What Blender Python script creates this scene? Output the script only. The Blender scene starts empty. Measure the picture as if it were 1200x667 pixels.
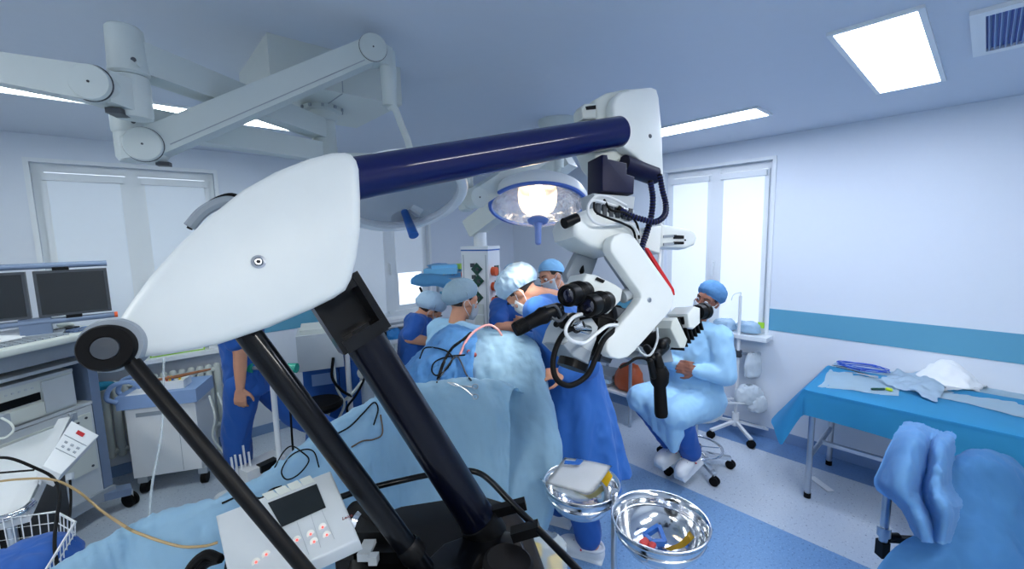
import bpy, bmesh, math, random
from mathutils import Vector, Matrix, noise
random.seed(7)
V = Vector
PI = math.pi
C = bpy.context.scene.collection
SC = bpy.context.scene

# ------------------------------------------------------------------ camera
# room axes: X runs along the back wall, Y along the right wall, Z up. metres.
F = 498.0; CX = 600.0; CY = 333.5; CAMH = 1.85
down = V((92, 4225, 498)).normalized()
ay = V((-451, -48, 498)); ay = (ay - ay.dot(down) * down).normalized()
up_ = -down
ax = ay.cross(up_)
CAM = V((0, 0, CAMH))
def c2w(v): return V((ax.dot(v), ay.dot(v), up_.dot(v)))
def ray(px, py): return c2w(V(((px - CX) / F, (py - CY) / F, 1.0)))
def P(px, py, d): return CAM + ray(px, py) * d
def PZ(px, py, z): r = ray(px, py); return CAM + r * ((z - CAMH) / r.z)
def PX(px, py, x): r = ray(px, py); return CAM + r * (x / r.x)
def PY(px, py, y): r = ray(px, py); return CAM + r * (y / r.y)
def PV(xy, px, py):
    r = ray(px, py); return CAM + r * (math.hypot(xy[0], xy[1]) / math.hypot(r.x, r.y))
FWD = c2w(V((0, 0, 1))); RGT = c2w(V((1, 0, 0))); UPC = c2w(V((0, -1, 0)))
cam = bpy.data.cameras.new('camera'); camo = bpy.data.objects.new('camera', cam); C.objects.link(camo)
cam.sensor_width = 36; cam.lens = F / 1200 * 36; cam.clip_start = 0.02
m = Matrix.Identity(4)
for i in range(3):
    m[i][0] = RGT[i]; m[i][1] = UPC[i]; m[i][2] = -FWD[i]; m[i][3] = CAM[i]
camo.matrix_world = m
SC.camera = camo
XR, YB, ZC, XL, YF = 4.09, 4.51, 2.62, -2.4, -2.6

# ------------------------------------------------------------------ materials
def lin(c): c /= 255.0; return c / 12.92 if c <= .04045 else ((c + .055) / 1.055) ** 2.4
def col(r, g, b): return (lin(r), lin(g), lin(b), 1)
MATS = {}
def mat(name, rgb, rough=.5, metal=0, var=.06, scale=20, bump=0, bscale=60, spec=.5, trans=0, emit=None, es=0, alpha=1, coat=0, sheen=0, stretch=None, bdist=.01, ridged=False):
    if name in MATS: return MATS[name]
    m = bpy.data.materials.new(name); m.use_nodes = True
    nt = m.node_tree; b = nt.nodes['Principled BSDF']
    b.inputs['Roughness'].default_value = rough; b.inputs['Metallic'].default_value = metal
    b.inputs['Specular IOR Level'].default_value = spec
    b.inputs['Transmission Weight'].default_value = trans
    b.inputs['Alpha'].default_value = alpha
    b.inputs['Coat Weight'].default_value = coat; b.inputs['Coat Roughness'].default_value = .08
    b.inputs['Sheen Weight'].default_value = sheen
    c = col(*rgb)
    tc = nt.nodes.new('ShaderNodeTexCoord')
    n = nt.nodes.new('ShaderNodeTexNoise'); n.inputs['Scale'].default_value = scale; n.inputs['Detail'].default_value = 4
    nt.links.new(tc.outputs['Object'], n.inputs['Vector'])
    mx = nt.nodes.new('ShaderNodeMix'); mx.data_type = 'RGBA'
    mx.inputs['A'].default_value = tuple(x * (1 - var) for x in c[:3]) + (1,)
    mx.inputs['B'].default_value = tuple(min(1, x * (1 + var)) for x in c[:3]) + (1,)
    nt.links.new(n.outputs['Fac'], mx.inputs['Factor'])
    nt.links.new(mx.outputs['Result'], b.inputs['Base Color'])
    if bump:
        n2 = nt.nodes.new('ShaderNodeTexNoise'); n2.inputs['Scale'].default_value = bscale; n2.inputs['Detail'].default_value = 3 if ridged else 5
        if ridged: n2.noise_type = 'RIDGED_MULTIFRACTAL'; n2.inputs['Distortion'].default_value = .6
        if stretch:
            mp = nt.nodes.new('ShaderNodeMapping'); mp.inputs['Scale'].default_value = stretch
            nt.links.new(tc.outputs['Object'], mp.inputs['Vector']); nt.links.new(mp.outputs['Vector'], n2.inputs['Vector'])
        else: nt.links.new(tc.outputs['Object'], n2.inputs['Vector'])
        bu = nt.nodes.new('ShaderNodeBump'); bu.inputs['Strength'].default_value = bump; bu.inputs['Distance'].default_value = bdist
        nt.links.new(n2.outputs['Fac'], bu.inputs['Height']); nt.links.new(bu.outputs['Normal'], b.inputs['Normal'])
    if emit:
        b.inputs['Emission Color'].default_value = col(*emit); b.inputs['Emission Strength'].default_value = es
    MATS[name] = m
    return m
WHITE = mat('white_plastic', (226, 232, 232), .35, var=.02)
CREAM = mat('cream_plastic', (205, 212, 208), .4, var=.02)
ARMP = mat('pendant_paint', (196, 206, 206), .42, var=.02)
GREY = mat('grey_plastic', (150, 160, 170), .45, var=.03)
LGREY = mat('light_grey_plastic', (192, 200, 206), .45, var=.03)
DGREY = mat('dark_grey_plastic', (60, 66, 74), .45, var=.05)
BLACK = mat('black_plastic', (7, 8, 10), .42, var=.15, spec=.2)
RUBBER = mat('black_rubber', (7, 7, 9), .6, var=.2, spec=.18)
NAVY = mat('navy_lacquer', (14, 22, 80), .3, var=.06, coat=.6, spec=.12)
BLACKL = mat('black_lacquer', (4, 6, 11), .3, var=.1, coat=.3, spec=.15)
CHROME = mat('chrome', (225, 228, 232), .12, 1, var=.02)
STEEL = mat('steel', (190, 196, 204), .3, 1, var=.05)
SCREEN = mat('dark_screen', (20, 25, 28), .18, var=.03, spec=.6)
WPAINT = mat('white_painted_metal', (225, 230, 234), .35, var=.02)
BLUEP = mat('blue_plastic', (35, 95, 175), .4, var=.05)
LBLUEP = mat('pale_blue_plastic', (140, 170, 215), .4, var=.04)
RED = mat('red_plastic', (200, 20, 25), .4)
ORANGE = mat('orange_plastic', (225, 90, 40), .5)
YELLOW = mat('yellow_plastic', (240, 200, 20), .4)
GREENP = mat('dark_green_plastic', (15, 70, 55), .4)
TEALP = mat('green_valve_plastic', (20, 150, 130), .4)
PAPER = mat('paper', (232, 236, 240), .8, var=.02)
CLEAR = mat('clear_plastic', (215, 228, 236), .2, alpha=.38, var=.02)
FOAM = mat('white_tissue', (236, 240, 243), .9, var=.02, bump=.25, bscale=18)
def cloth(name, rgb, bump=.35, bs=10, rough=.75, var=.07, stretch=None): return mat(name, rgb, rough, var=var, scale=6, bump=bump, bscale=bs*.55, sheen=.1, stretch=stretch, bdist=.02, ridged=True)
SCRUB = cloth('royal_blue_scrub_cotton', (22, 84, 166), .6, 12)
GOWNL = cloth('light_blue_gown_fabric', (158, 206, 240), .7, 11)
GOWNB = cloth('blue_gown_fabric', (44, 106, 186), .8, 9)
DRAPEL = cloth('pale_blue_drape', (176, 216, 240), .45, 6)
DRAPEB = cloth('mid_blue_drape', (100, 168, 230), .5, 6)
DRAPET = cloth('turquoise_table_drape', (66, 180, 232), .25, 5)
DRAPEC = cloth('cornflower_drape', (122, 180, 232), .5, 6)
BOUFF = cloth('bouffant_cap_fabric', (178, 208, 232), .7, 30)
CAPB = cloth('pale_blue_cap_fabric', (128, 185, 228), .6, 26)
MASKM = cloth('white_mask_fabric', (225, 235, 242), .5, 30)
SHEETW = cloth('pale_sheet', (204, 232, 248), .3, 9)
def skin(name, rgb): return mat(name, rgb, .5, var=.06, scale=30, bump=.1, bscale=150)
SKIN = skin('skin_light', (208, 150, 120)); SKIND = skin('skin_tan', (150, 98, 78))
HAIR = mat('dark_hair', (40, 28, 22), .6, var=.3, scale=60)

# ------------------------------------------------------------------ mesh helpers
def frame(axis, hint=None):
    z = V(axis).normalized()
    h = V(hint) if hint is not None else (V((0, 0, 1)) if abs(z.z) < .9 else V((1, 0, 0)))
    x = h.cross(z)
    if x.length < 1e-6: x = V((1, 0, 0)).cross(z)
    x.normalize(); y = z.cross(x)
    return x, y, z
def rotm(x, y, z): return Matrix((x, y, z)).transposed()
def rz(a): return Matrix.Rotation(a, 3, 'Z')
def catmull(pts, n=6, closed=False):
    pts = [V(p) for p in pts]
    if len(pts) < 3: return pts
    out = []; N = len(pts)
    for i in range(N if closed else N - 1):
        p1 = pts[i]; p2 = pts[(i + 1) % N]
        p0 = pts[i - 1] if (i > 0 or closed) else p1 * 2 - p2
        p3 = pts[(i + 2) % N] if (i + 2 < N or closed) else p2 * 2 - p1
        for k in range(n):
            t = k / n
            out.append(.5 * (2 * p1 + (p2 - p0) * t + (2 * p0 - 5 * p1 + 4 * p2 - p3) * t * t + (3 * p1 - p0 - 3 * p2 + p3) * t ** 3))
    if not closed: out.append(pts[-1])
    return out
class B:
    def __init__(s): s.bm = bmesh.new()
    def _bev(s, verts, bev, seg=3):
        if bev > 0:
            es = {e for v in verts for e in v.link_edges}
            es = [e for e in es if len(e.link_faces) == 2 and e.calc_face_angle(0) > .35]
            bmesh.ops.bevel(s.bm, geom=es, offset=bev, segments=seg, affect='EDGES', profile=.5, clamp_overlap=True)
    def box(s, c, size, R=None, bev=0, seg=3):
        c = V(c); R = R or Matrix.Identity(3); vs = []
        for k in ((-1,-1,-1),(1,-1,-1),(1,1,-1),(-1,1,-1),(-1,-1,1),(1,-1,1),(1,1,1),(-1,1,1)):
            vs.append(s.bm.verts.new(c + R @ V((k[0]*size[0]/2, k[1]*size[1]/2, k[2]*size[2]/2))))
        for f in ((3,2,1,0),(4,5,6,7),(0,1,5,4),(1,2,6,5),(2,3,7,6),(3,0,4,7)): s.bm.faces.new([vs[i] for i in f])
        s._bev(vs, bev, seg); return s
    def beam(s, p0, p1, w, h, bev=0, hint=None, w2=None, h2=None):     # box beam: w sideways, h along hint
        p0 = V(p0); p1 = V(p1); x, y, z = frame(p1 - p0, hint); w2 = w2 or w; h2 = h2 or h; vs = []
        for p, a, b in ((p0, w, h), (p1, w2, h2)):
            for k in ((-1,-1),(1,-1),(1,1),(-1,1)): vs.append(s.bm.verts.new(p + x*(k[0]*a/2) + y*(k[1]*b/2)))
        for f in ((3,2,1,0),(4,5,6,7),(0,1,5,4),(1,2,6,5),(2,3,7,6),(3,0,4,7)): s.bm.faces.new([vs[i] for i in f])
        s._bev(vs, bev); return s
    def rings(s, rings, cap=True, closed=False):
        R = [[s.bm.verts.new(p) for p in r] for r in rings]
        for i in range(len(R) - (0 if closed else 1)):
            a = R[i]; b = R[(i + 1) % len(R)]; n = len(a)
            for j in range(n): s.bm.faces.new((a[j], a[(j+1) % n], b[(j+1) % n], b[j]))
        if cap and not closed:
            s.bm.faces.new(R[0][::-1]); s.bm.faces.new(R[-1])
        return [v for r in R for v in r]
    def cyl(s, p0, p1, r0, r1=None, n=24, bev=0):
        p0 = V(p0); p1 = V(p1); r1 = r0 if r1 is None else r1; x, y, z = frame(p1 - p0)
        vs = s.rings([[p + x*(r*math.cos(2*PI*k/n)) + y*(r*math.sin(2*PI*k/n)) for k in range(n)] for p, r in ((p0, r0), (p1, r1))])
        s._bev(vs, bev, 2); return s
    def tube(s, pts, r, n=8, sm=6, closed=False):
        rad = r if isinstance(r, (list, tuple)) else None
        src = [V(p) for p in pts]
        q = catmull(src, sm, closed) if sm else src
        N = len(q); rings = []; x = None
        for i in range(N):
            if closed: t = q[(i + 1) % N] - q[i - 1]
            else: t = q[min(i + 1, N - 1)] - q[max(i - 1, 0)]
            if t.length < 1e-9: t = V((0, 0, 1))
            t.normalize()
            if x is None: x, y, _ = frame(t)
            else:
                x = x - t * x.dot(t)
                if x.length < 1e-6: x, y, _ = frame(t)
                x.normalize()
            y = t.cross(x)
            if rad:
                f = i / max(1, N - 1) * (len(rad) - 1); k = min(int(f), len(rad) - 2); rr = rad[k] + (rad[k+1] - rad[k]) * (f - k)
            else: rr = r
            rings.append([q[i] + x*(rr*math.cos(2*PI*k/n)) + y*(rr*math.sin(2*PI*k/n)) for k in range(n)])
        s.rings(rings, True, closed); return s
    def lathe(s, prof, o, axis=(0, 0, 1), n=40, cap=False, hint=None):
        o = V(o); x, y, z = frame(axis, hint)
        s.rings([[o + z*h + x*(max(r, 1e-4)*math.cos(2*PI*k/n)) + y*(max(r, 1e-4)*math.sin(2*PI*k/n)) for k in range(n)] for r, h in prof], cap); return s
    def prism(s, pts, vec, bev=0, seg=3):
        a = [V(p) for p in pts]; vec = V(vec)
        nrm = V((0, 0, 0))
        for i in range(len(a)): nrm += a[i].cross(a[(i + 1) % len(a)])
        if nrm.dot(vec) > 0: a = a[::-1]
        va = [s.bm.verts.new(p) for p in a]; vb = [s.bm.verts.new(p + vec) for p in a]
        s.bm.faces.new(va); s.bm.faces.new(vb[::-1]); n = len(a)
        for i in range(n): s.bm.faces.new((va[(i+1) % n], va[i], vb[i], vb[(i+1) % n]))
        if bev > 0:
            bmesh.ops.recalc_face_normals(s.bm, faces=list({f for v in va + vb for f in v.link_faces}))
            es = [e for v in va for e in v.link_edges if e.other_vert(v) in va] + [e for v in vb for e in v.link_edges if e.other_vert(v) in vb]
            bmesh.ops.bevel(s.bm, geom=list(set(es)), offset=bev, segments=seg, affect='EDGES', profile=.5, clamp_overlap=True)
        return s
    def ell(s, c, r, R=None, n=20, k=12):
        c = V(c); R = R or Matrix.Identity(3); r = (r, r, r) if isinstance(r, (int, float)) else r
        rings = []
        for i in range(k + 1):
            a = -PI/2 + PI * i / k; cr = max(math.cos(a), 1e-3)
            rings.append([c + R @ V((r[0]*cr*math.cos(2*PI*j/n), r[1]*cr*math.sin(2*PI*j/n), r[2]*math.sin(a))) for j in range(n)])
        s.rings(rings); return s
    def cap(s, p0, p1, r0, r1=None, n=14):                # tapered capsule
        p0 = V(p0); p1 = V(p1); r1 = r0 if r1 is None else r1
        if (p1 - p0).length < 1e-5: return s.ell(p0, r0)
        x, y, z = frame(p1 - p0); rings = []
        for i in range(5):
            a = -PI/2 + PI/2 * i / 4; rr = max(math.cos(a), .02) * r0; c = p0 + z * math.sin(a) * r0
            rings.append([c + x*(rr*math.cos(2*PI*k/n)) + y*(rr*math.sin(2*PI*k/n)) for k in range(n)])
        for i in range(5):
            a = PI/2 * i / 4; rr = max(math.cos(a), .02) * r1; c = p1 + z * math.sin(a) * r1
            rings.append([c + x*(rr*math.cos(2*PI*k/n)) + y*(rr*math.sin(2*PI*k/n)) for k in range(n)])
        s.rings(rings); return s
    def loft(s, secs, n=28, wr=0, freq=9, seed=0):        # secs: (centre, rx, ry, R) elliptic rings, closed
        rings = []
        for i, (c, rx, ry, R) in enumerate(secs):
            c = V(c); R = R or Matrix.Identity(3); ring = []
            for k in range(n):
                a = 2*PI*k/n; w = 1 + wr * math.sin(freq*a + seed + i*.35) * i / len(secs)
                ring.append(c + R @ V((rx*w*math.cos(a), ry*w*math.sin(a), 0)))
            rings.append(ring)
        s.rings(rings); return s
    def grid(s, rows, thick=0):
        R = [[s.bm.verts.new(p) for p in r] for r in rows]
        fs = []
        for i in range(len(R) - 1):
            for j in range(len(R[0]) - 1): fs.append(s.bm.faces.new((R[i][j], R[i][j+1], R[i+1][j+1], R[i+1][j])))
        if thick: bmesh.ops.solidify(s.bm, geom=fs, thickness=thick)
        return s
def wmat(o):
    M = o.matrix_basis.copy(); p = o.parent
    while p: M = p.matrix_basis @ M; p = p.parent
    return M
def obj(name, b, m, parent=None, smooth=True, angle=.7, origin=None, recalc=True, **props):
    bm = b.bm if isinstance(b, B) else b
    if recalc: bmesh.ops.recalc_face_normals(bm, faces=bm.faces[:])
    me = bpy.data.meshes.new(name); bm.to_mesh(me); bm.free()
    return link(name, me, m, parent, smooth, angle, origin, **props)
def link(name, me, m, parent=None, smooth=True, angle=.7, origin=None, **props):
    for x in (m if isinstance(m, (list, tuple)) else [m]): me.materials.append(x)
    o = bpy.data.objects.new(name, me); C.objects.link(o)
    if parent:
        o.parent = parent; me.transform(wmat(parent).inverted())
    else:
        if origin is None:
            xs = [v.co for v in me.vertices]
            origin = V(((min(v.x for v in xs)+max(v.x for v in xs))/2, (min(v.y for v in xs)+max(v.y for v in xs))/2, min(v.z for v in xs)))
        o.location = origin; me.transform(Matrix.Translation(-V(origin)))
    if smooth:
        me.polygons.foreach_set('use_smooth', [True]*len(me.polygons))
        if angle: me.set_sharp_from_angle(angle=angle)
    for k, v in props.items(): o[k] = v
    return o
def thing(name, label, cat, loc, group=None, rot=0):
    o = bpy.data.objects.new(name, None); C.objects.link(o); o.location = loc; o.rotation_euler = (0, 0, rot)
    o.empty_display_size = .1
    o['label'] = label; o['category'] = cat
    if group: o['group'] = group
    return o
def tag(o, label, cat, group=None, kind=None):
    o['label'] = label; o['category'] = cat
    if group: o['group'] = group
    if kind: o['kind'] = kind
    return o
def struct(name, b, m, parent=None, **k):
    o = obj(name, b, m, parent, **k)
    if not parent: o['kind'] = 'structure'
    return o
def dup(root, loc, rot=0, label=None, group=None):
    r = root.copy(); C.objects.link(r); r.location = loc; r.rotation_euler = (0, 0, rot)
    if label: r['label'] = label
    if group: r['group'] = group
    for ch in list(root.children):
        c = ch.copy(); C.objects.link(c); c.parent = r
        for g in list(ch.children):
            d = g.copy(); C.objects.link(d); d.parent = c
    return r
def fuse(b, voxel, smooth=4, wr=0, wf=8, seed=0, anis=None):
    """closed overlapping shells -> one continuous skin"""
    bmesh.ops.recalc_face_normals(b.bm, faces=b.bm.faces[:])
    me = bpy.data.meshes.new('t'); b.bm.to_mesh(me); b.bm.free()
    o = bpy.data.objects.new('t', me); C.objects.link(o)
    r = o.modifiers.new('r', 'REMESH'); r.mode = 'VOXEL'; r.voxel_size = voxel
    if smooth:
        sm = o.modifiers.new('s', 'SMOOTH'); sm.factor = .5; sm.iterations = smooth
    dg = bpy.context.evaluated_depsgraph_get(); dg.update()
    out = bpy.data.meshes.new_from_object(o.evaluated_get(dg))
    bpy.data.objects.remove(o); bpy.data.meshes.remove(me)
    if wr:
        nn = [v.normal.copy() for v in out.vertices]
        for v, nv in zip(out.vertices, nn):
            p = v.co * wf + V((seed, seed * 1.7, 0))
            if anis: p = V((p.x * anis[0], p.y * anis[1], p.z * anis[2]))
            w = noise.noise(p); w2 = 1 - abs(noise.noise(p * 1.9 + V((5, 3, 1)))) * 2
            v.co += nv * (w * wr * .6 + w2 * wr * .5)
    return out
def bspl(ctrl, nu, nv):
    """smooth surface through a control net (rows of points)"""
    rows = [catmull(r, nu) for r in ctrl]
    cols = [catmull([r[j] for r in rows], nv) for j in range(len(rows[0]))]
    return [[cols[j][i] for j in range(len(cols))] for i in range(len(cols[0]))]
def wrinkle(rows, amp, f, seed=0, st=(1, 1, 1), ridged=.6):
    """push a cloth grid along its normals with folded noise"""
    n = len(rows); m_ = len(rows[0]); out = []
    for i in range(n):
        r = []
        for j in range(m_):
            a = rows[min(i+1, n-1)][j] - rows[max(i-1, 0)][j]; b_ = rows[i][min(j+1, m_-1)] - rows[i][max(j-1, 0)]
            nv = a.cross(b_)
            if nv.length > 1e-9: nv.normalize()
            p = rows[i][j] * f + V((seed, seed*.7, seed*1.3)); p = V((p.x*st[0], p.y*st[1], p.z*st[2]))
            w = noise.noise(p); w2 = 1 - 2*abs(noise.noise(p*1.7 + V((3, 7, 2))))
            r.append(rows[i][j] + nv * amp * ((1-ridged)*w + ridged*w2))
        out.append(r)
    return out
def text(name, s, m, parent, c, xdir, ydir, h, ext=.0004):
    cu = bpy.data.curves.new('t', 'FONT'); cu.body = s; cu.size = h; cu.extrude = ext; cu.align_x = 'CENTER'; cu.align_y = 'CENTER'
    o = bpy.data.objects.new('t', cu); C.objects.link(o)
    dg = bpy.context.evaluated_depsgraph_get(); dg.update()
    me = bpy.data.meshes.new_from_object(o.evaluated_get(dg)); bpy.data.objects.remove(o)
    x = V(xdir).normalized(); y = V(ydir); y = (y - x*y.dot(x)).normalized(); z = x.cross(y)
    M = rotm(x, y, z).to_4x4(); M.translation = V(c); me.transform(M)
    return link(name, me, m, parent, smooth=False)
# ------------------------------------------------------------------ the room
WALLM = mat('wall_paint', (220, 228, 238), .55, var=.01, bump=.03, bscale=90)
CEILM = mat('ceiling_paint', (206, 214, 226), .6, var=.015)
BANDM = mat('teal_band_paint', (92, 160, 190), .5, var=.02)
SKIRT = mat('skirting_vinyl', (120, 150, 190), .4, var=.05)
FRAMEM = mat('window_frame_pvc', (228, 234, 238), .35, var=.01)
def floor_mat():
    m = bpy.data.materials.new('speckled_vinyl_floor'); m.use_nodes = True; nt = m.node_tree; b = nt.nodes['Principled BSDF']
    b.inputs['Roughness'].default_value = .3; b.inputs['Specular IOR Level'].default_value = .45
    g = nt.nodes.new('ShaderNodeNewGeometry'); sp = nt.nodes.new('ShaderNodeSeparateXYZ'); nt.links.new(g.outputs['Position'], sp.inputs[0])
    def cmp(sock, op, v):
        n = nt.nodes.new('ShaderNodeMath'); n.operation = op; nt.links.new(sock, n.inputs[0]); n.inputs[1].default_value = v; return n.outputs[0]
    def op2(a, b_, op):
        n = nt.nodes.new('ShaderNodeMath'); n.operation = op; nt.links.new(a, n.inputs[0]); nt.links.new(b_, n.inputs[1]); return n.outputs[0]
    inx = op2(cmp(sp.outputs['X'], 'LESS_THAN', 2.84), cmp(sp.outputs['X'], 'GREATER_THAN', .95), 'MULTIPLY')
    rect = op2(inx, cmp(sp.outputs['Y'], 'LESS_THAN', 2.9), 'MULTIPLY')
    strip = cmp(sp.outputs['X'], 'GREATER_THAN', 3.80)
    blue = op2(rect, strip, 'MAXIMUM')
    def spk(scale, lo, hi):
        n = nt.nodes.new('ShaderNodeTexNoise'); n.inputs['Scale'].default_value = scale; n.inputs['Detail'].default_value = 2
        nt.links.new(g.outputs['Position'], n.inputs['Vector'])
        r = nt.nodes.new('ShaderNodeMapRange'); r.inputs['From Min'].default_value = lo; r.inputs['From Max'].default_value = hi
        nt.links.new(n.outputs['Fac'], r.inputs['Value']); return r.outputs[0]
    def mix(f, a, b_):
        n = nt.nodes.new('ShaderNodeMix'); n.data_type = 'RGBA'; nt.links.new(f, n.inputs['Factor'])
        for s_, k in ((a, 'A'), (b_, 'B')):
            if isinstance(s_, tuple): n.inputs[k].default_value = s_
            else: nt.links.new(s_, n.inputs[k])
        return n.outputs['Result']
    light = mix(spk(60, .62, .72), col(188, 200, 214), col(128, 144, 168))
    light = mix(spk(95, .64, .72), light, col(222, 230, 238))
    dark = mix(spk(70, .58, .7), col(116, 156, 200), col(84, 120, 166))
    dark = mix(spk(110, .6, .7), dark, col(150, 182, 222))
    strip_c = mix(spk(70, .58, .7), col(98, 134, 180), col(76, 110, 156))
    c1 = mix(rect, light, dark); c1 = mix(strip, c1, strip_c)
    nt.links.new(c1, b.inputs['Base Color'])
    return m
FLOORM = floor_mat()
struct('floor', B().box(((XL+XR)/2, (YF+YB)/2, -.05), (XR-XL+.4, YB-YF+.4, .1)), FLOORM, smooth=False)
struct('ceiling', B().box(((XL+XR)/2, (YF+YB)/2, ZC+.05), (XR-XL+.4, YB-YF+.4, .1)), CEILM, smooth=False)
T = .2
wins_back = [(-.46, .61), (1.72, 2.71)]
win_right = (1.24, 2.21)
WZ0, WZ1 = .93, 2.43
b = B(); xs = [XL - T]
for a, c in wins_back: xs += [a, c]
xs.append(XR + T)
for i in range(0, len(xs), 2): b.box(((xs[i]+xs[i+1])/2, YB+T/2, ZC/2), (xs[i+1]-xs[i], T, ZC))
for a, c in wins_back:
    b.box(((a+c)/2, YB+T/2, WZ0/2), (c-a, T, WZ0)); b.box(((a+c)/2, YB+T/2, (WZ1+ZC)/2), (c-a, T, ZC-WZ1))
struct('wall_back', b, WALLM, smooth=False)
b = B(); w0, w1 = win_right
b.box((XR+T/2, (YF-T+w0)/2, ZC/2), (T, w0-YF+T, ZC)); b.box((XR+T/2, (w1+YB)/2, ZC/2), (T, YB-w1, ZC))
b.box((XR+T/2, (w0+w1)/2, WZ0/2), (T, w1-w0, WZ0)); b.box((XR+T/2, (w0+w1)/2, (WZ1+ZC)/2), (T, w1-w0, ZC-WZ1))
struct('wall_right', b, WALLM, smooth=False)
struct('wall_left', B().box((XL-T/2, (YF+YB)/2, ZC/2), (T, YB-YF+2*T, ZC)), WALLM, smooth=False)
struct('wall_front', B().box(((XL+XR)/2, YF-T/2, ZC/2), (XR-XL, T, ZC)), WALLM, smooth=False)
# painted band and vinyl skirting
b = B(); b.box((XR-.002, (YF+w0)/2, 1.069), (.006, w0-YF, .19)); b.box((XR-.002, (w1+YB)/2, 1.069), (.006, YB-w1, .19))
struct('trim_1', b, BANDM, smooth=False)
b = B(); b.box(((.61+1.72)/2, YB-.002, 1.069), (1.11, .006, .19)); b.box(((2.71+XR)/2, YB-.002, 1.069), (XR-2.71, .006, .19)); b.box(((XL-.46)/2, YB-.002, 1.069), (-.46-XL, .006, .19))
struct('trim_2', b, BANDM, smooth=False)
struct('baseboard_right', B().box((XR-.006, (YF+YB)/2, .045), (.012, YB-YF, .09), bev=.003), SKIRT)
struct('baseboard_back', B().box(((XL+XR)/2, YB-.006, .045), (XR-XL, .012, .09), bev=.003), SKIRT)

# windows: frame, two sashes, glass, cassette blinds, sill.  local: u along wall, n into the room
GLASS = mat('window_glass', (235, 243, 248), .03, alpha=.18, var=.0)
BLIND = mat('blind_fabric_daylight_glow', (206, 217, 228), .8, var=.015, bump=.05, bscale=300, emit=(222, 234, 245), es=.13)  # weak emission stands in for daylight passing through the fabric
BLINDR = mat('blind_fabric_daylight_glow_bright', (232, 238, 244), .8, var=.015, bump=.05, bscale=300, emit=(222, 232, 250), es=.3)  # paler copy with a stronger daylight glow put into the material
def window(idx, o, u, n, w, drops, bm_):
    o = V(o); u = V(u); n = V(n); Z = V((0, 0, 1)); R = rotm(u, n, Z); zc = (WZ0+WZ1)/2; h = WZ1-WZ0; dep = -.09
    def bx(b, uc, nc, z, su, sn, sz, bev=.004): return b.box(o + u*uc + n*nc + Z*z, (su, sn, sz), R, bev)
    root = obj('window_%d' % idx, bx(bx(bx(bx(B(), 0, dep, WZ1-.03, w, .06, .06), 0, dep, WZ0+.03, w, .06, .06), -w/2+.03, dep, zc, .06, .06, h-.121), w/2-.03, dep, zc, .06, .06, h-.121), FRAMEM)
    root['kind'] = 'structure'
    b = B()   # casing round the opening
    for s_ in (-1, 1): bx(b, s_*(w/2+.012), .006, zc-.013, .028, .016, h+.024)
    bx(b, 0, .006, WZ1+.012, w+.05, .016, .028); obj('casing', b, FRAMEM, root)
    obj('mullion', bx(B(), 0, dep+.01, zc, .075, .07, h-.06), FRAMEM, root)
    obj('sill', bx(B(), 0, .03, WZ0-.02, w+.12, .26, .035, .008), FRAMEM, root)
    for k, s_ in enumerate((-1, 1)):
        uc = s_*(w/4); sw = w/2-.075; b = B()
        for q in (-1, 1): bx(b, uc+q*(sw/2-.028), dep+.022, zc, .056, .05, h-.247)
        bx(b, uc, dep+.022, WZ1-.095, sw, .05, .056); bx(b, uc, dep+.022, WZ0+.095, sw, .05, .056)
        sash = obj('sash', b, FRAMEM, root)
        obj('glass_pane', bx(B(), uc, dep, zc, sw-.1, .008, h-.24, 0), GLASS, sash)
        drop = drops[k]; ih = (h-.18)*drop; b = B()
        bx(b, uc, dep+.06, WZ1-.1, sw-.03, .04, .045, .01)
        obj('blind_cassette', b, FRAMEM, root)
        b = B(); bx(b, uc, dep+.052, WZ1-.12-ih/2, sw-.07, .004, ih, 0); bx(b, uc, dep+.055, WZ1-.12-ih, sw-.07, .014, .016, .004)
        obj('blind_fabric', b, bm_, root)
    b = B(); bx(b, .0, dep+.055, zc-.15, .028, .018, .05); bx(b, .0, dep+.08, zc-.2, .02, .02, .12, .008); obj('window_handle', b, FRAMEM, root)
    return root
window(1, ((-.46+.61)/2, YB, 0), (1, 0, 0), (0, -1, 0), 1.07, (1, 1), BLIND)
window(2, ((1.72+2.71)/2, YB, 0), (1, 0, 0), (0, -1, 0), .99, (1, .66), BLIND)
window(3, (XR, (w0+w1)/2, 0), (0, 1, 0), (-1, 0, 0), w1-w0, (1, 1), BLINDR)

# ceiling light panels and the vent
LAMPR = mat('light_panel_diffuser', (245, 248, 255), .6, emit=(228, 237, 255), es=17)
LAMPB = mat('added_rear_light_diffuser', (245, 248, 255), .6, emit=(252, 251, 246), es=27)  # for the added panels behind the camera, strong enough to brighten the foreground
LAMPL = mat('light_panel_diffuser_dim', (245, 248, 255), .6, emit=(240, 249, 248), es=13)
def panel(x0, x1, y0, y1, label, m, g='added unseen ceiling light panels'):
    t = thing('ceiling_light_panel', label, 'ceiling light', ((x0+x1)/2, (y0+y1)/2, ZC-.012), g if 'behind' in label and 'arms' not in label else None); t['kind'] = 'thing'
    b = B(); cx, cy = (x0+x1)/2, (y0+y1)/2; f = .02
    b.box((cx, y0-f/2, ZC-.006), (x1-x0+2*f, f, .012)); b.box((cx, y1+f/2, ZC-.006), (x1-x0+2*f, f, .012))
    b.box((x0-f/2, cy, ZC-.006), (f, y1-y0, .012)); b.box((x1+f/2, cy, ZC-.006), (f, y1-y0, .012))
    obj('frame', b, FRAMEM, t, smooth=False)
    obj('diffuser', B().box((cx, cy, ZC-.004), (x1-x0, y1-y0, .008)), m, t, smooth=False)
panel(2.17, 3.285, .222, .467, 'glaring wide light panel in the ceiling beside the air vent', LAMPR)
panel(3.04, 3.29, 1.04, 2.16, 'narrow strip of light in the ceiling above the window with the seated surgeon', LAMPR)
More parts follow.
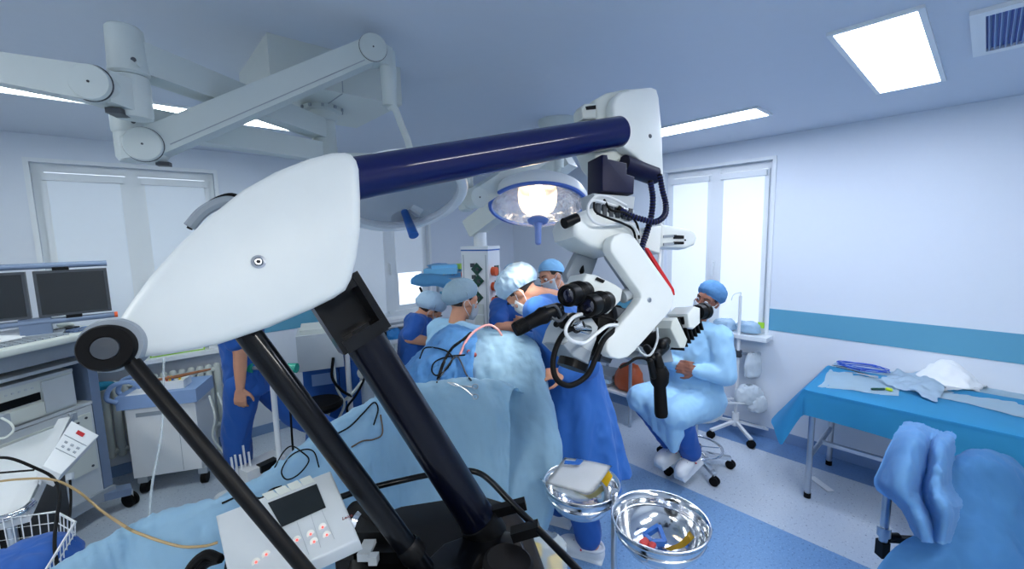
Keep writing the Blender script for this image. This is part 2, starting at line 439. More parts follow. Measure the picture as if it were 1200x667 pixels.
panel(-.62, .93, 3.14, 3.34, 'long light strip in the ceiling behind the jointed pendant arms', LAMPL)
for x0, y0 in ((-.9, -1.2), (.7, -.85)): panel(x0, x0+1.1, y0, y0+.25, 'added unseen ceiling light panel behind the photographer', LAMPB)  # unseen panels added at guessed spots to light the foreground
panel(-1.9, -1.65, .9, 2.0, 'added unseen ceiling light panel behind the photographer', LAMPB)
t = thing('air_vent', 'square white ceiling air vent with thin parallel fins', 'vent', (2.66, -.12, ZC-.01)); t['kind'] = 'thing'
b = B(); vx0, vx1, vy0, vy1 = 2.36, 2.94, -.42, .10
b.box(((vx0+vx1)/2, vy1-.02, ZC-.008), (vx1-vx0, .04, .016), bev=.003); b.box(((vx0+vx1)/2, vy0+.02, ZC-.008), (vx1-vx0, .04, .016), bev=.003)
b.box((vx0+.025, (vy0+vy1)/2, ZC-.008), (.05, vy1-vy0-.08, .016), bev=.003); b.box((vx1-.025, (vy0+vy1)/2, ZC-.008), (.05, vy1-vy0-.08, .016), bev=.003)
obj('frame', b, WPAINT, t)
b = B(); y = vy0+.05
while y < vy1-.045: b.box(((vx0+vx1)/2, y, ZC-.008), (vx1-vx0-.1, .0025, .014), Matrix.Rotation(.5, 3, 'X')); y += .0155
obj('fins', b, LBLUEP, t, smooth=False)
obj('backing', B().box(((vx0+vx1)/2, (vy0+vy1)/2, ZC-.0015), (vx1-vx0-.1, vy1-vy0-.08, .003)), mat('vent_duct_blue', (70, 96, 170), .6), t, smooth=False)

# ------------------------------------------------------------------ light
w = bpy.data.worlds.new('daylight'); SC.world = w; w.use_nodes = True
w.node_tree.nodes['Background'].inputs['Color'].default_value = col(226, 238, 255); w.node_tree.nodes['Background'].inputs['Strength'].default_value = 2.2
SC.view_settings.view_transform = 'Standard'; SC.view_settings.look = 'None'; SC.view_settings.gamma = 1; SC.view_settings.use_curve_mapping = False
SC.view_settings.exposure = 0.5
SC.cycles.use_denoising = True
SC.cycles.max_bounces = 8; SC.cycles.transparent_max_bounces = 12
# ------------------------------------------------------------------ the surgical microscope
TL = P(425, 208, 1.0); TR = P(733, 153, 1.42); CT = P(398, 352, 1.0); CB = P(562, 612, 1.12)
NRM = (TR - TL).cross(CB - CT).normalized()
if NRM.dot(CAM - TL) < 0: NRM = -NRM
TD = (TR - TL).normalized(); TU = TD.cross(NRM)
if TU.z < 0: TU = -TU
def PL(px, py, off=0):
    r = ray(px, py); o = TL + NRM * off
    return CAM + r * ((o - CAM).dot(NRM) / r.dot(NRM))
def outl(pts, off): return [PL(x, y, off) for x, y in pts]
mic = thing('surgical_microscope', 'big floor-standing surgical microscope with white teardrop fairing and navy tube arms, nearest the camera', 'surgical microscope', (0, 0, 0))
mic.location = PL(480, 650) * 1; mic.location.z = 0
def mp(name, b, m, parent=None, **k): return obj(name, b, m, parent or mic, **k)
# teardrop fairing
fp = [(405,176),(413,178.5),(419,186),(422,196),(423.6,228),(423.6,267),(419,302),(413,326),(406,339.5),(392,349),(368,361),(314,384),(255,404),(197,415.5),(160,420),(120,405),(122,390),(134.5,376.5),(150,353),(173.5,322),(208.6,283),(243.6,252),(282.6,220.6),(321.5,199),(360.5,183.6),(388,176.5)]
fair = mp('fairing', B().prism(outl(fp, .075), -NRM*.15, .02, 4), WHITE, label='white teardrop side fairing')
c = PL(303, 307, .075)
s_ = mp('screw', B().lathe([(0,.006),(.006,.006),(.0075,.004),(.0085,-.004)], c, NRM, 20).lathe([(.0085,0),(.0125,0),(.013,.003),(.0085,.004)], c, NRM, 20), STEEL, fair)
obj('socket', B().cyl(c+NRM*.0055, c+NRM*.0067, .0038, n=6), BLACK, s_.parent)
# grey cable grip behind the top edge
mp('grip', B().tube([PL(222,266,-.09), PL(236,250,-.09), PL(252,240,-.09), PL(268,236,-.09), PL(280,240,-.09)], .012), GREY, fair)
mp('grip_cable', B().tube([PL(222,268,-.10), PL(232,252,-.105), PL(250,236,-.105), PL(272,229,-.10), PL(290,238,-.1)], .006), RUBBER, fair)
# pivot at the tail
pc = PL(139, 406, .04)
pv = mp('pivot_housing', B().lathe([(0,0),(.045,0),(.045,.05),(.042,.058),(0,.058)], PL(143,403,.03), NRM, 40), GREY)
obj('pivot_disc', B().lathe([(.0,.0),(.037,.0),(.038,.06),(.035,.066),(.019,.066),(.018,.064),(0,.064)], pc, NRM, 48), RUBBER, mic)
obj('pivot_cap', B().lathe([(.0185,.062),(.0175,.068),(0,.069)], pc, NRM, 36), DGREY, mic)
# tubes
mp('upper_tube', B().cyl(TL - TD*.06, TR - TD*.03, .049, n=48, bev=.006), NAVY, label='glossy navy horizontal tube')
cd = (CB - CT).normalized()
mp('main_column', B().cyl(CT + cd*.09, CB + cd*.03, .047, n=48), mat('midnight_lacquer', (4, 7, 22), .3, var=.06, coat=.35, spec=.12), label='glossy navy slanted column')
x = cd.cross(NRM).normalized(); RB = rotm(x, NRM, cd)
br = B(); bc = CT + cd*.035
br.box(bc + x*.052, (.016, .11, .15), RB, .004); br.box(bc - x*.052, (.016, .11, .15), RB, .004); br.box(bc - NRM*.05, (.10, .014, .15), RB, .003)
br.box(bc + cd*.062 + NRM*.012, (.10, .095, .03), RB, .004); br.box(bc - cd*.06, (.10, .1, .03), RB, .004); br.box(bc + cd*.045 + NRM*.045, (.04, .02, .012), RB, .003)
mp('column_bracket', br, BLACKL)
mp('parallel_bar', B().cyl(PL(262,352,0), PL(497,668,0), .0245, n=36), BLACKL)
mp('balance_rod', B().cyl(PL(139,406,.075), PL(385,700,.16), .0125, n=24), BLACK)
# column foot cup, base body
up = V((0,0,1)); Bx = (V((RGT.x, RGT.y, 0))).normalized(); By = up.cross(Bx); RBASE = rotm(Bx, By, up)
base_c = (PL(520, 640) + PL(640, 720)) * .5
ztop = CB.z - .03
b = B(); q = [PZ(408,642,ztop), PZ(415,612,ztop), PZ(470,592,ztop), PZ(560,578,ztop), PZ(600,590,ztop), PZ(622,618,ztop), PZ(640,667,ztop), PZ(655,760,ztop), PZ(500,800,ztop), PZ(410,740,ztop)]
base = mp('base_body', b.prism(q, V((0,0,-.22)), .012, 3), BLACK)
b = B(); qc = V((0,0,0))
for p in q: qc += p
qc /= len(q)
b.box((qc.x, qc.y, (ztop-.22+.16)/2), (.26, .22, ztop-.22-.1), RBASE, .015); mp('pedestal', b, BLACK)
b = B()
for s1 in (-1, 1): b.beam(V((qc.x,qc.y,.11)) + Bx*(s1*.05), V((qc.x,qc.y,.09)) + Bx*(s1*.36) + By*.36, .1, .09, .012); b.beam(V((qc.x,qc.y,.11)) + Bx*(s1*.05), V((qc.x,qc.y,.09)) + Bx*(s1*.36) - By*.36, .1, .09, .012)
mp('base_feet', b, BLACK)
for s1 in (-1, 1):
    for s2 in (-1, 1):
        w_ = V((qc.x,qc.y,.05)) + Bx*(s1*.36) + By*(s2*.36)
        mp('caster', B().cyl(w_ - Bx*.02, w_ + Bx*.02, .05, n=24, bev=.006), RUBBER)
mp('column_socket', B().lathe([(.053,-.05),(.0525,.0),(.051,.01),(.048,.012)], CB - cd*.0, -cd, 40), BLACK)
mp('bar_socket', B().lathe([(.030,-.03),(.029,.0),(.025,.008)], PL(478,640,0), (PL(262,352,0)-PL(497,668,0)), 32), BLACK)
kz = PZ(590, 668, ztop-.0)
mp('clutch_drum', B().lathe([(.0,.075),(.05,.075),(.058,.068),(.06,.0),(.06,-.05)], PZ(592,690,ztop-.03), V((0.1,-.1,1)), 40), RUBBER)
mp('side_plate', B().prism([PZ(500,655,ztop+.012), PZ(520,636,ztop+.012), PZ(575,616,ztop+.012), PZ(610,626,ztop+.012), PZ(622,660,ztop+.012), PZ(600,720,ztop+.012), PZ(520,740,ztop+.012)], V((0,0,-.05)), .008), BLACKL)
# hand rail round the base
zr = ztop + .075
rail = [PZ(398,583,zr), PZ(430,573,zr), PZ(500,557,zr), PZ(540,552,zr), PZ(560,554,zr), PZ(576,565,zr), PZ(600,590,zr), PZ(640,630,zr), PZ(690,682,zr), PZ(740,740,zr)]
mp('hand_rail', B().tube(rail, .0085, 12, 8), BLACKL)
mp('rail_stay', B().beam(PZ(578,600,zr-.02), PZ(616,590,zr), .024, .024, .004), BLACK); mp('rail_stay', B().beam(PZ(600,627,zr-.02), PZ(632,618,zr), .03, .024, .004), BLACK)
b = B(); z = ztop
mp('motor_block', B().box(PZ(440,628,z+.02), (.09,.07,.07), RBASE, .008).box(PZ(460,650,z+.0), (.12,.06,.06), RBASE, .008).box(PZ(415,655,z-.03), (.06,.08,.06), RBASE, .006), BLACK)
mp('motor_can', B().cyl(PZ(415,600,z+.03), PZ(452,612,z+.05), .028, n=28, bev=.004), RUBBER)
mp('motor_band', B().cyl(PZ(420,611,z+.03), PZ(426,613,z+.03), .029, n=28), CHROME)
mp('plug_strip', B().box(PZ(430,645,z+.03), (.03,.05,.02), RBASE, .003).box(PZ(438,655,z+.03), (.02,.02,.02), RBASE, .003), LGREY)
# control panel
pa, pb, pcx, pd = P(252,604,.90), P(387,551,.985), P(421,632,.84), P(272,690,.76)
ex = (pb - pa).normalized(); nP = (pb - pa).cross(pd - pa).normalized()
if nP.dot(CAM - pa) < 0: nP = -nP
def PP(px, py, off=0):
    r = ray(px, py); o = pa + nP*off; return CAM + r*((o-CAM).dot(nP)/r.dot(nP))
pan = mp('control_panel', B().prism([PP(252,604), PP(387,551), PP(421,632), PP(272,700)], -nP*.035, .006, 3), LGREY, label='grey touch control panel')
scr = [PP(314,590,.001), PP(371,567.5,.001), PP(382,595,.001), PP(330,618,.001)]
obj('display', B().prism(scr, nP*.0012), SCREEN, pan, smooth=False)
kb = B()
for i in range(4):
    f0 = i*.25+.012; f1 = f0+.226
    a0 = PP(306+ (364-306)*f0, 580+(557-580)*f0, .0); a1 = PP(306+(364-306)*f1, 580+(557-580)*f1, .0); d0 = PP(313+(370-313)*f0, 587+(564.5-587)*f0, .0); d1 = PP(313+(370-313)*f1, 587+(564.5-587)*f1, .0)
    kb.prism([a0, a1, d1, d0], nP*.0012, .0004, 1)
obj('soft_keys', kb, CREAM, pan)
for kx, ky in ((378,618),(383,627),(364,626),(368,635),(348,633),(334,640),(337,652),(312,650),(300,659),(362,612)):
    if (kx,ky)==(362,612): continue
    kk = obj('touch_key', B().cyl(PP(kx,ky), PP(kx,ky,.0012), .0075, n=20), CREAM, pan)
    obj('indicator_led', B().cyl(PP(kx,ky,.001), PP(kx,ky,.002), .0022, n=12), mat('red_led', (255,60,50), .4, emit=(255,60,50), es=1.3), pan)
kb = B()
for (x0,y0,x1,y1) in ((326,604,345,667),(348,612,362,650),(364,602,376,642),(377,598,392,632)): kb.beam(PP(x0,y0,.0004), PP(x1,y1,.0004), .0008, .0006, hint=nP)
obj('printed_lines', kb, GREY, pan, smooth=False)
text('maker_lettering', 'Leica', mat('maroon_ink',(120,50,55),.5), pan, PP(407,606,.0006), PP(410,602)-PP(400,606), PP(404,600)-PP(408,612), .010)
mp('panel_bracket', B().box(PP(300,650,-.06), (.09,.09,.06), rotm(ex, nP.cross(ex), nP), .008), BLACK)
for k, o_ in enumerate((0, .018, .036)):
    mp('panel_cable', B().tube([PP(258,655,-.05)+Bx*.0, PP(240,650+k*6,-.04-o_), PP(222,668+k*8,-.05-o_), PP(214,700+k*8,-.06)], .009), RUBBER)

# ------------------------------------------------------------------ head end of the microscope
hp = [(719,122),(722,113),(728,107),(740,103.5),(764,101.5),(770,104),(773,114),(776.5,150),(778.5,204),(776,211),(768,207),(746,183),(733,173),(725,162),(720,142)]
head = mp('arm_head', B().prism(outl(hp, .004), -NRM*.045, .010, 3), WHITE, label='white housing at the end of the navy tube')
hp2 = [(698,116),(712,108),(735,103.5),(760,103),(768,112),(772,150),(770,200),(752,196),(738,186),(722,190),(712,204),(700,190),(692,168),(700,160)]
obj('back_shell', B().prism(outl(hp2, -.035), -NRM*.09, .010, 3), CREAM, head)
obj('rear_lug', B().prism(outl([(682,127),(686,121),(699,121),(699,139),(683,139)], -.03), -NRM*.05, .006), CREAM, head)
obj('lug_slot', B().prism(outl([(686,125),(698,123.5),(698,128),(687,129)], -.0295), NRM*.002), BLACK, head)
c = PL(762,159.5,.0045); obj('screw', B().lathe([(0,.002),(.006,.002),(.0075,0),(.0075,-.004)], c, NRM, 20), DGREY, head)
mp('tube_end', B().cyl(TR - TD*.04, TR - TD*.0285, .040, n=48, bev=.003), NAVY)
mp('drive_block', B().prism(outl([(706,181),(712,181),(713,186),(735,191),(735,204),(744,207),(743,227),(706,224)], .03), -NRM*.075, .004), mat('navy_anodised', (12, 15, 52), .45, var=.05, spec=.25))
a0 = PL(730,193,-.022); a1 = PL(766,206,-.022); mp('drive_motor', B().cyl(a0, a1, .033, n=32, bev=.004), MATS['navy_anodised'])
mp('motor_ring', B().cyl(a1, a1 + (a1-a0).normalized()*.012, .026, n=32, bev=.003), BLACK)
# neck body under the block
nk = [(672,262),(676,252),(686,246),(697,243),(718,248),(735,256),(750,262),(756,276),(752,292),(722,298),(692,288),(675,277)]
neck = mp('neck_cover', B().prism(outl(nk, .04), -NRM*.12, .014, 3), WHITE)
mp('neck_clamp', B().prism(outl([(696,226),(745,230),(742,258),(698,246)], .02), -NRM*.07, .006), LGREY)
for k in range(6):
    x_ = 700+7.5*k; mp('connector_slot', B().prism(outl([(x_,238+k*1.2),(x_+4.5,238.6+k*1.2),(x_+4,252+k*1.2),(x_-.5,251.4+k*1.2)], .043), -NRM*.012, .001, 1), DGREY)
mp('neck_knob', B().cyl(PL(661,262,.03), PL(676,256,.03), .016, n=24, bev=.004), BLACK)
ar = [(716,292),(716,284),(720,276.5),(728,272.5),(738,273.5),(745,279),(787,338),(791,348),(789,359),(783,368),(744,412),(736,419),(726,421.5),(716,418.5),(711,411),(711,402),(715,395),(748,356),(752,349),(751,344),(717,296)]
arm = mp('lower_arm_cover', B().prism(outl(ar, .085), -NRM*.04, .006, 3), WHITE, label='white chevron arm cover')
mp('lower_arm_core', B().prism(outl([(722,284),(738,278),(784,344),(786,352),(738,408),(722,412),(718,402),(756,350),(722,300)], .044), -NRM*.06, .006), GREY)
c = PL(761,351.5,.086); obj('screw', B().lathe([(0,.003),(.004,.003),(.0075,.002),(.0085,-.003)], c, NRM, 20), STEEL, arm)
mp('red_strip', B().prism(outl([(756,290),(760,291),(790,339),(791,346),(786,340)], .05), -NRM*.02), RED)
# right-hand instrument box
rb = mp('camera_box', B().prism(outl([(757,266),(776,264),(774,297),(757,292)], .0), -NRM*.06, .006), WHITE)
mp('camera_sleeve', B().prism(outl([(775,262),(808,268),(815,272),(818,279),(815,287),(806,291),(775,290)], -.005), -NRM*.055, .012, 4), WHITE)
mp('camera_rails', B().prism(outl([(777,276),(792,275),(792,278),(777,279)], -.004), NRM*.004).prism(outl([(777,285),(792,284),(792,287),(777,288)], -.004), NRM*.004), GREY)
mp('camera_ports', B().prism(outl([(789,276),(800,276.5),(800,280),(789,280)], -.004), NRM*.006).prism(outl([(789,283.5),(800,283.5),(800,286.5),(789,286.5)], -.004), NRM*.006).cyl(PL(803,281.5,-.004), PL(803,281.5,.002), .003), BLACK)
mp('camera_mast', B().cyl(PL(774,262,-.04), PL(771,345,-.04), .007, n=16), WPAINT)
# grey slab behind the optics
gs = [(682,287),(705,292),(694,322),(667,331),(664,322)]
mp('monitor_slab', B().prism(outl(gs, -.07), -NRM*.03, .004), GREY)
mp('slab_latch', B().prism(outl([(681,313),(683,311),(684,318),(681,324),(679,318)], -.069), NRM*.004), BLACK)
# binocular head
def pc_(px, py, o): return PL(px, py, o)
bh = mp('binocular_head', B().prism(outl([(688,320),(700,322),(722,333),(731,339),(729,352),(714,368),(702,362),(690,352),(680,338)], .05), -NRM*.09, .010, 3), WHITE)
mp('head_dial', B().cyl(PL(729,348,.03), PL(736,345,.03), .02, n=28, bev=.004), LGREY)
mp('head_dial_cap', B().prism(outl([(699,325),(708,329),(706,332),(697,328)], .051), NRM*.004), BLACK)
def eyep(a, b_, r):
    a = V(a); b_ = V(b_); d = (b_-a).normalized(); L = (b_-a).length
    e = mp('eyepiece', B().lathe([(r*.8,0),(r*.95,L*.08),(r*.95,L*.3),(r*1.1,L*.34),(r*1.1,L*.62),(r*.98,L*.66),(r*1.05,L*.92),(r*.98,L),(r*.72,L),(r*.6,L*.93),(0,L*.93)], a, d, 32), BLACK)
    k = B()
    for i in range(5): k.lathe([(r*1.1,L*(.38+.05*i)),(r*1.14,L*(.392+.05*i)),(r*1.1,L*(.405+.05*i))], a, d, 32)
    obj('focus_ring', k, RUBBER, e)
    obj('lens', B().lathe([(0,L*.95),(r*.5,L*.945),(r*.62,L*.935)], a, d, 24), mat('coated_lens', (30,34,60), .05, spec=1), e)
eyep(PL(688,341,.05), PL(664,347,.09), .030); eyep(PL(713,352,.06), PL(688,359,.10), .030)
# optics carrier
oc = [(674,372),(690,366),(702,383),(700,398),(690,424),(672,415),(661,404),(666,388)]
mp('optics_carrier', B().prism(outl(oc, .05), -NRM*.12, .008), LGREY)
mp('optics_plate', B().prism(outl([(660,404),(668,399),(694,412),(690,427),(672,418)], .055), -NRM*.10, .004), GREY)
mp('objective', B().cyl(PL(676,412,.0), PL(670,432,.0), .045, n=32, bev=.004), BLACK)
mp('focus_block', B().prism(outl([(702,352),(728,358),(742,372),(732,392),(712,400),(704,424),(693,414),(700,385)], .03), -NRM*.11, .006), BLACK)
mp('focus_gear', B().prism(outl([(722,360),(740,362),(738,372),(726,378)], .05), -NRM*.05, .004), DGREY)
mp('link_block', B().prism(outl([(704,395),(728,382),(722,412),(716,426),(704,420)], .02), -NRM*.08, .004), DGREY)
mp('fibre_port', B().cyl(PL(688,387,.055), PL(676,384,.075), .016, n=24, bev=.003).cyl(PL(674,383,.075), PL(684,380,.095), .010, n=20, bev=.002), CHROME)
# left grip and its joints
g0, g1 = PL(603,387,.06), PL(642,367,.08)
gd = (g1-g0).normalized(); gl = (g1-g0).length
mp('hand_grip', B().lathe([(0,0),(.017,0),(.019,.006),(.018,gl*.35),(.02,gl*.7),(.024,gl*.85),(.02,gl),(0,gl+.004)], g0, gd, 28), RUBBER)
k = B()
for i in range(8): k.lathe([(.0185,gl*(.05+.035*i)),(.0203,gl*(.05+.035*i)+.003),(.0185,gl*(.05+.035*i)+.006)], g0, gd, 24)
mp('grip_ribs', k, BLACK)
mp('grip_head', B().cap(PL(640,368,.08), PL(654,362,.08), .022, .017).cap(PL(652,363,.09), PL(660,370,.06), .012, .010).cyl(PL(640,376,.09), PL(644,372,.09), .008), BLACK)
mp('grip_joint', B().cap(PL(655,366,.06), PL(664,378,.04), .012, .016).cap(PL(660,380,.05), PL(672,372,.03), .014).cap(PL(652,380,.05), PL(662,372,.05), .009).cap(PL(664,378,.04), PL(676,384,.02), .013), BLACK)
mp('grip_levers', B().tube([PL(640,360,.09), PL(650,358,.1), PL(656,366,.1), PL(658,376,.08)], .004, 8).tube([PL(646,372,.1), PL(656,376,.1), PL(664,368,.09)], .004, 8), DGREY)
# right grip
h0, h1 = PL(772,430,.06), PL(775,488,.04); hd = (h1-h0).normalized(); hl = (h1-h0).length
mp('hand_grip', B().lathe([(0,0),(.022,0),(.03,.02),(.027,.05),(.0185,.065),(.0195,hl*.6),(.0205,hl-.01),(.018,hl),(0,hl)], h0, hd, 28), RUBBER)
mp('grip_head', B().cap(PL(770,418,.06), PL(772,432,.06), .014, .02).cap(PL(762,424,.07), PL(766,440,.06), .010, .012), BLACK)
mp('grip_joint', B().cap(PL(764,420,.05), PL(778,406,.03), .016, .018).cap(PL(775,404,.04), PL(781,400,.02), .02, .014).cap(PL(764,416,.05), PL(758,408,.03), .012), BLACK)
# side carrier toward the assistant's oculars
mp('side_carrier', B().prism(outl([(744,400),(760,384),(790,380),(800,396),(796,408),(770,412),(752,412)], -.02), -NRM*.09, .008), LGREY)
mp('side_lens_block', B().prism(outl([(756,392),(770,388),(774,400),(764,410),(752,404)], .0), -NRM*.06, .004), BLACK)
mp('side_tray', B().prism(outl([(752,410),(786,406),(790,424),(758,428),(744,420)], -.04), -NRM*.06, .005), GREY)
bl = B(); q0 = PL(788,394,.0); q1 = PL(812,375,-.02); dd = (q1-q0)
for i in range(7):
    f = i/6; c_ = q0 + dd*f; wv = .052 - .012*f
    bl.prism([c_ + TU*wv - NRM*.03, c_ + TU*wv + NRM*.03, c_ - TU*wv + NRM*.03, c_ - TU*wv - NRM*.03], dd.normalized()*.009, .002, 1)
mp('bellows', bl, BLACK)
mp('bellows_plate', B().prism(outl([(788,376),(794,372),(806,398),(803,408),(797,408),(786,385)], .045), -NRM*.07, .004), CREAM)
mp('assistant_tube', B().prism(outl([(806,368),(815,359),(821,361),(821,379),(813,386),(808,384)], .04), -NRM*.09, .006), WHITE)
for dy in (0, 1):
    mp('assistant_eyepiece', B().lathe([(0,0),(.026,0),(.026,.03),(.03,.034),(.03,.055),(.022,.06),(0,.058)], PL(817,366,.015-dy*.062), (PL(840,362,-.02)-PL(817,366,.0)), 28), BLACK)
# cables: corrugated hose, white and black leads
hose = [PL(724,243,.05), PL(735,251,.06), PL(752,257,.07), PL(768,260,.08), PL(779,252,.07), PL(780,238,.05), PL(776,222,.04), PL(773,205,.03)]
mp('hose', B().tube(hose, .0085, 10), RUBBER)
k = B(); hc = catmull(hose, 5)
for i in range(2, len(hc)-1, 1):
    t_ = (hc[i+1]-hc[i-1]).normalized(); k.lathe([(.0084,-.003),(.0102,0),(.0084,.003)], hc[i], t_, 12)
mp('hose_ribs', k, NAVY)
mp('hose', B().tube([PL(762,212,.03), PL(765,232,.03), PL(763,254,.03), PL(757,275,.05), PL(752,292,.06), PL(757,305,.05)], .009, 10), RUBBER)
k = B(); hc = catmull([PL(762,212,.03), PL(765,232,.03), PL(763,254,.03), PL(757,275,.05), PL(752,292,.06), PL(757,305,.05)], 6)
for i in range(1, len(hc)-1): k.lathe([(.0089,-.003),(.0106,0),(.0089,.003)], hc[i], (hc[i+1]-hc[i-1]).normalized(), 12)
mp('hose_ribs', k, NAVY)
mp('white_cable', B().tube([PL(742,248,.03), PL(720,241,.05), PL(698,235,.06), PL(690,240,.06), PL(690,252,.06), PL(700,262,.06), PL(718,263,.06), PL(738,262,.06), PL(748,274,.06), PL(749,288,.05)], .0042, 8), WPAINT)
mp('white_cable', B().tube([PL(692,236,.05), PL(700,230,.05), PL(716,232,.06), PL(734,241,.05)], .0042, 8), WPAINT)
mp('black_cable', B().tube([PL(696,236,.05), PL(698,248,.07), PL(714,256,.07), PL(730,262,.07), PL(742,270,.06), PL(746,290,.05)], .0036, 8), RUBBER)
mp('black_cable', B().tube([PL(708,234,.05), PL(716,246,.07), PL(734,250,.07), PL(746,262,.06), PL(749,280,.06)], .0036, 8), RUBBER)
mp('loop_cable', B().tube([PL(722,386,.07), PL(708,398,.09), PL(698,420,.10), PL(688,440,.10), PL(668,452,.10), PL(652,444,.1), PL(648,424,.09), PL(654,402,.08), PL(664,388,.06), PL(676,384,.07)], .0075, 12, 8), RUBBER)
mp('white_cable', B().tube([PL(727,381,.07), PL(712,382,.09), PL(698,392,.1), PL(684,402,.1), PL(668,398,.1), PL(663,386,.1), PL(672,372,.09), PL(690,366,.07)], .005, 10, 8), WPAINT)
mp('black_cable', B().tube([PL(727,380,.06), PL(716,374,.07), PL(698,371,.07), PL(680,374,.07)], .0035, 8), RUBBER)
mp('black_cable', B().tube([PL(726,431,.05), PL(736,426,.06), PL(746,420,.06), PL(757,421,.06), PL(764,430,.05)], .0045, 8), RUBBER)
mp('white_cable', B().tube([PL(744,402,.03), PL(752,414,.06), PL(762,416,.06), PL(770,400,.05), PL(770,384,.04)], .0035, 8), LGREY)
# ------------------------------------------------------------------ ceiling pendant with jointed arms and two operating lamps
Z3 = V((0,0,1))
colxy = (.735, 2.115)
pen = thing('ceiling_pendant', 'cream jointed ceiling pendant hanging from a square box mount, carrying two round operating lamps', 'surgical light', (colxy[0], colxy[1], ZC-.165)); pen['kind'] = 'thing'
def pp(name, b, m=ARMP, parent=None, **k): return obj(name, b, m, parent or pen, **k)
mc = pp('mount_cover', B().box((.733, 2.12, ZC-.0825), (.545, .53, .165), bev=.01), CREAM)
obj('cover_seam', B().box((.733, 1.8545, ZC-.0825), (.003, .003, .16)).box((.733, 2.12, ZC-.166), (.003, .52, .003)), GREY, mc, smooth=False)
c0 = V((colxy[0], colxy[1], ZC-.165))
pp('column', B().lathe([(0,0),(.085,0),(.085,-.018),(.062,-.022),(.06,-.06),(.052,-.064),(.052,-.175),(.054,-.178),(.054,-.30),(.045,-.305),(0,-.305)], c0, Z3, 40))
b = B()
for k in range(10):
    a = k*PI/5; b.box(c0 + V((.087*math.cos(a), .087*math.sin(a), -.01)), (.012, .012, .012), rz(a))
pp('column_bolts', b, GREY)
def arm(e, z, w, h):
    p0 = V((colxy[0], colxy[1], z)); p1 = V((e[0], e[1], z)); d = (p1-p0).normalized()
    pp('extension_arm', B().beam(p0 + d*.03, p1 - d*.02, w, h, .014, Z3))
E1 = PZ(149, 66, 2.354); E2 = PZ(150, 140, 2.249)
arm(E1, 2.354, .075, .085); arm(E2, 2.249, .075, .085)
# upper elbow: tall cup, swivel block, disc joint, spring arm leaving the frame
pp('elbow_cup', B().lathe([(0,.075),(.034,.075),(.041,.068),(.044,-.03),(.046,-.045),(.041,-.052),(0,-.052)], E1, Z3, 36).cyl(E1+V((.02,-.045,-.03)), E1+V((.022,-.048,-.03)), .006))
pp('elbow_dot', B().cyl(E1 + ( CAM-E1).normalized()*.042 + V((.012,-.0,-.005)), E1 + (CAM-E1).normalized()*.046 + V((.012,0,-.005)), .006, n=14), DGREY)
s1 = E1 + V((0,0,-.112))
pp('swivel_block', B().lathe([(0,.058),(.041,.058),(.043,.05),(.043,-.045),(.04,-.052),(0,-.055)], s1, Z3, 36))
# disc joint axis faces the camera
vd = (CAM - s1); vd.z = 0; vd.normalize()
tip0 = P(-70, 70, 1.0)
j1 = P(116, 102, 1.09)
d1 = (tip0 - j1); d1h = V((d1.x, d1.y, 0)).normalized(); n1 = V((-d1h.y, d1h.x, 0))
if n1.dot(CAM - j1) < 0: n1 = -n1
pp('joint_disc', B().lathe([(0,.042),(.041,.042),(.043,.039),(.043,-.042),(0,-.042)], j1, n1, 40).cyl(j1 + n1*.042, j1 + n1*.0435, .003, n=12))
for jj, nn_, rr_ in ((j1, n1, .0435),):
    pp('joint_seam', B().tube([jj + nn_*.028 + frame(nn_)[0]*(rr_*math.cos(k*PI/16)) + frame(nn_)[1]*(rr_*math.sin(k*PI/16)) for k in range(32)], .0022, 6, 1, True), DGREY)
pp('joint_pin', B().cyl(j1+n1*.0425, j1+n1*.0445, .003, n=12), DGREY)
pp('joint_neck', B().beam(j1, s1 + V((0,0,.0)), .07, .08, .015, Z3))
pp('joint_key', B().box(j1 + (s1-j1)*.5 + V((0,0,-.05)), (.05,.035,.014), rz(math.atan2(n1.y,n1.x)), .004), DGREY)
pp('spring_arm', B().beam(j1 - d1.normalized()*.0, tip0, .07, .085, .02, Z3, .06, .06))
# lower elbow and the spring arm rising to the lamp post
pp('elbow_cup', B().lathe([(0,.05),(.04,.05),(.045,.044),(.046,-.035),(.043,-.045),(0,-.045)], E2, Z3, 36))
pp('elbow_dot', B().cyl(E2 + (CAM-E2).normalized()*.044 + V((.012,0,-.005)), E2 + (CAM-E2).normalized()*.048 + V((.012,0,-.005)), .006, n=14), DGREY)
s2 = E2 + V((0,0,-.09))
pp('swivel_block', B().lathe([(0,.045),(.041,.045),(.042,.04),(.042,-.03),(.034,-.045),(0,-.045)], s2, Z3, 36))
j2 = P(173, 172, 1.33); t2 = P(436, 60, 1.57)
d2 = (t2 - j2).normalized(); d2h = V((d2.x, d2.y, 0)).normalized(); n2 = V((-d2h.y, d2h.x, 0))
if n2.dot(CAM - j2) < 0: n2 = -n2
up2 = n2.cross(d2)
if up2.z < 0: up2 = -up2
pp('joint_neck', B().beam(j2, s2 + V((0,0,-.005)), .07, .07, .015, Z3))
pp('joint_disc', B().lathe([(0,.046),(.047,.046),(.0505,.042),(.0505,-.042),(0,-.042)], j2, n2, 44))
for jj, nn_, rr_ in ((j2, n2, .0505),):
    pp('joint_seam', B().tube([jj + nn_*.034 + frame(nn_)[0]*(rr_*math.cos(k*PI/16)) + frame(nn_)[1]*(rr_*math.sin(k*PI/16)) for k in range(32)], .0024, 6, 1, True), DGREY)
pp('joint_pin', B().cyl(j2+n2*.0455, j2+n2*.048, .0032, n=12), DGREY)
pp('joint_key', B().box(j2 + V((.035,-.0,-.05)), (.035,.03,.012), rz(math.atan2(d2.y,d2.x)), .003), DGREY)
pp('spring_arm', B().beam(j2 + d2*.02, t2 - d2*.01, .07, .088, .02, up2, .066, .082))
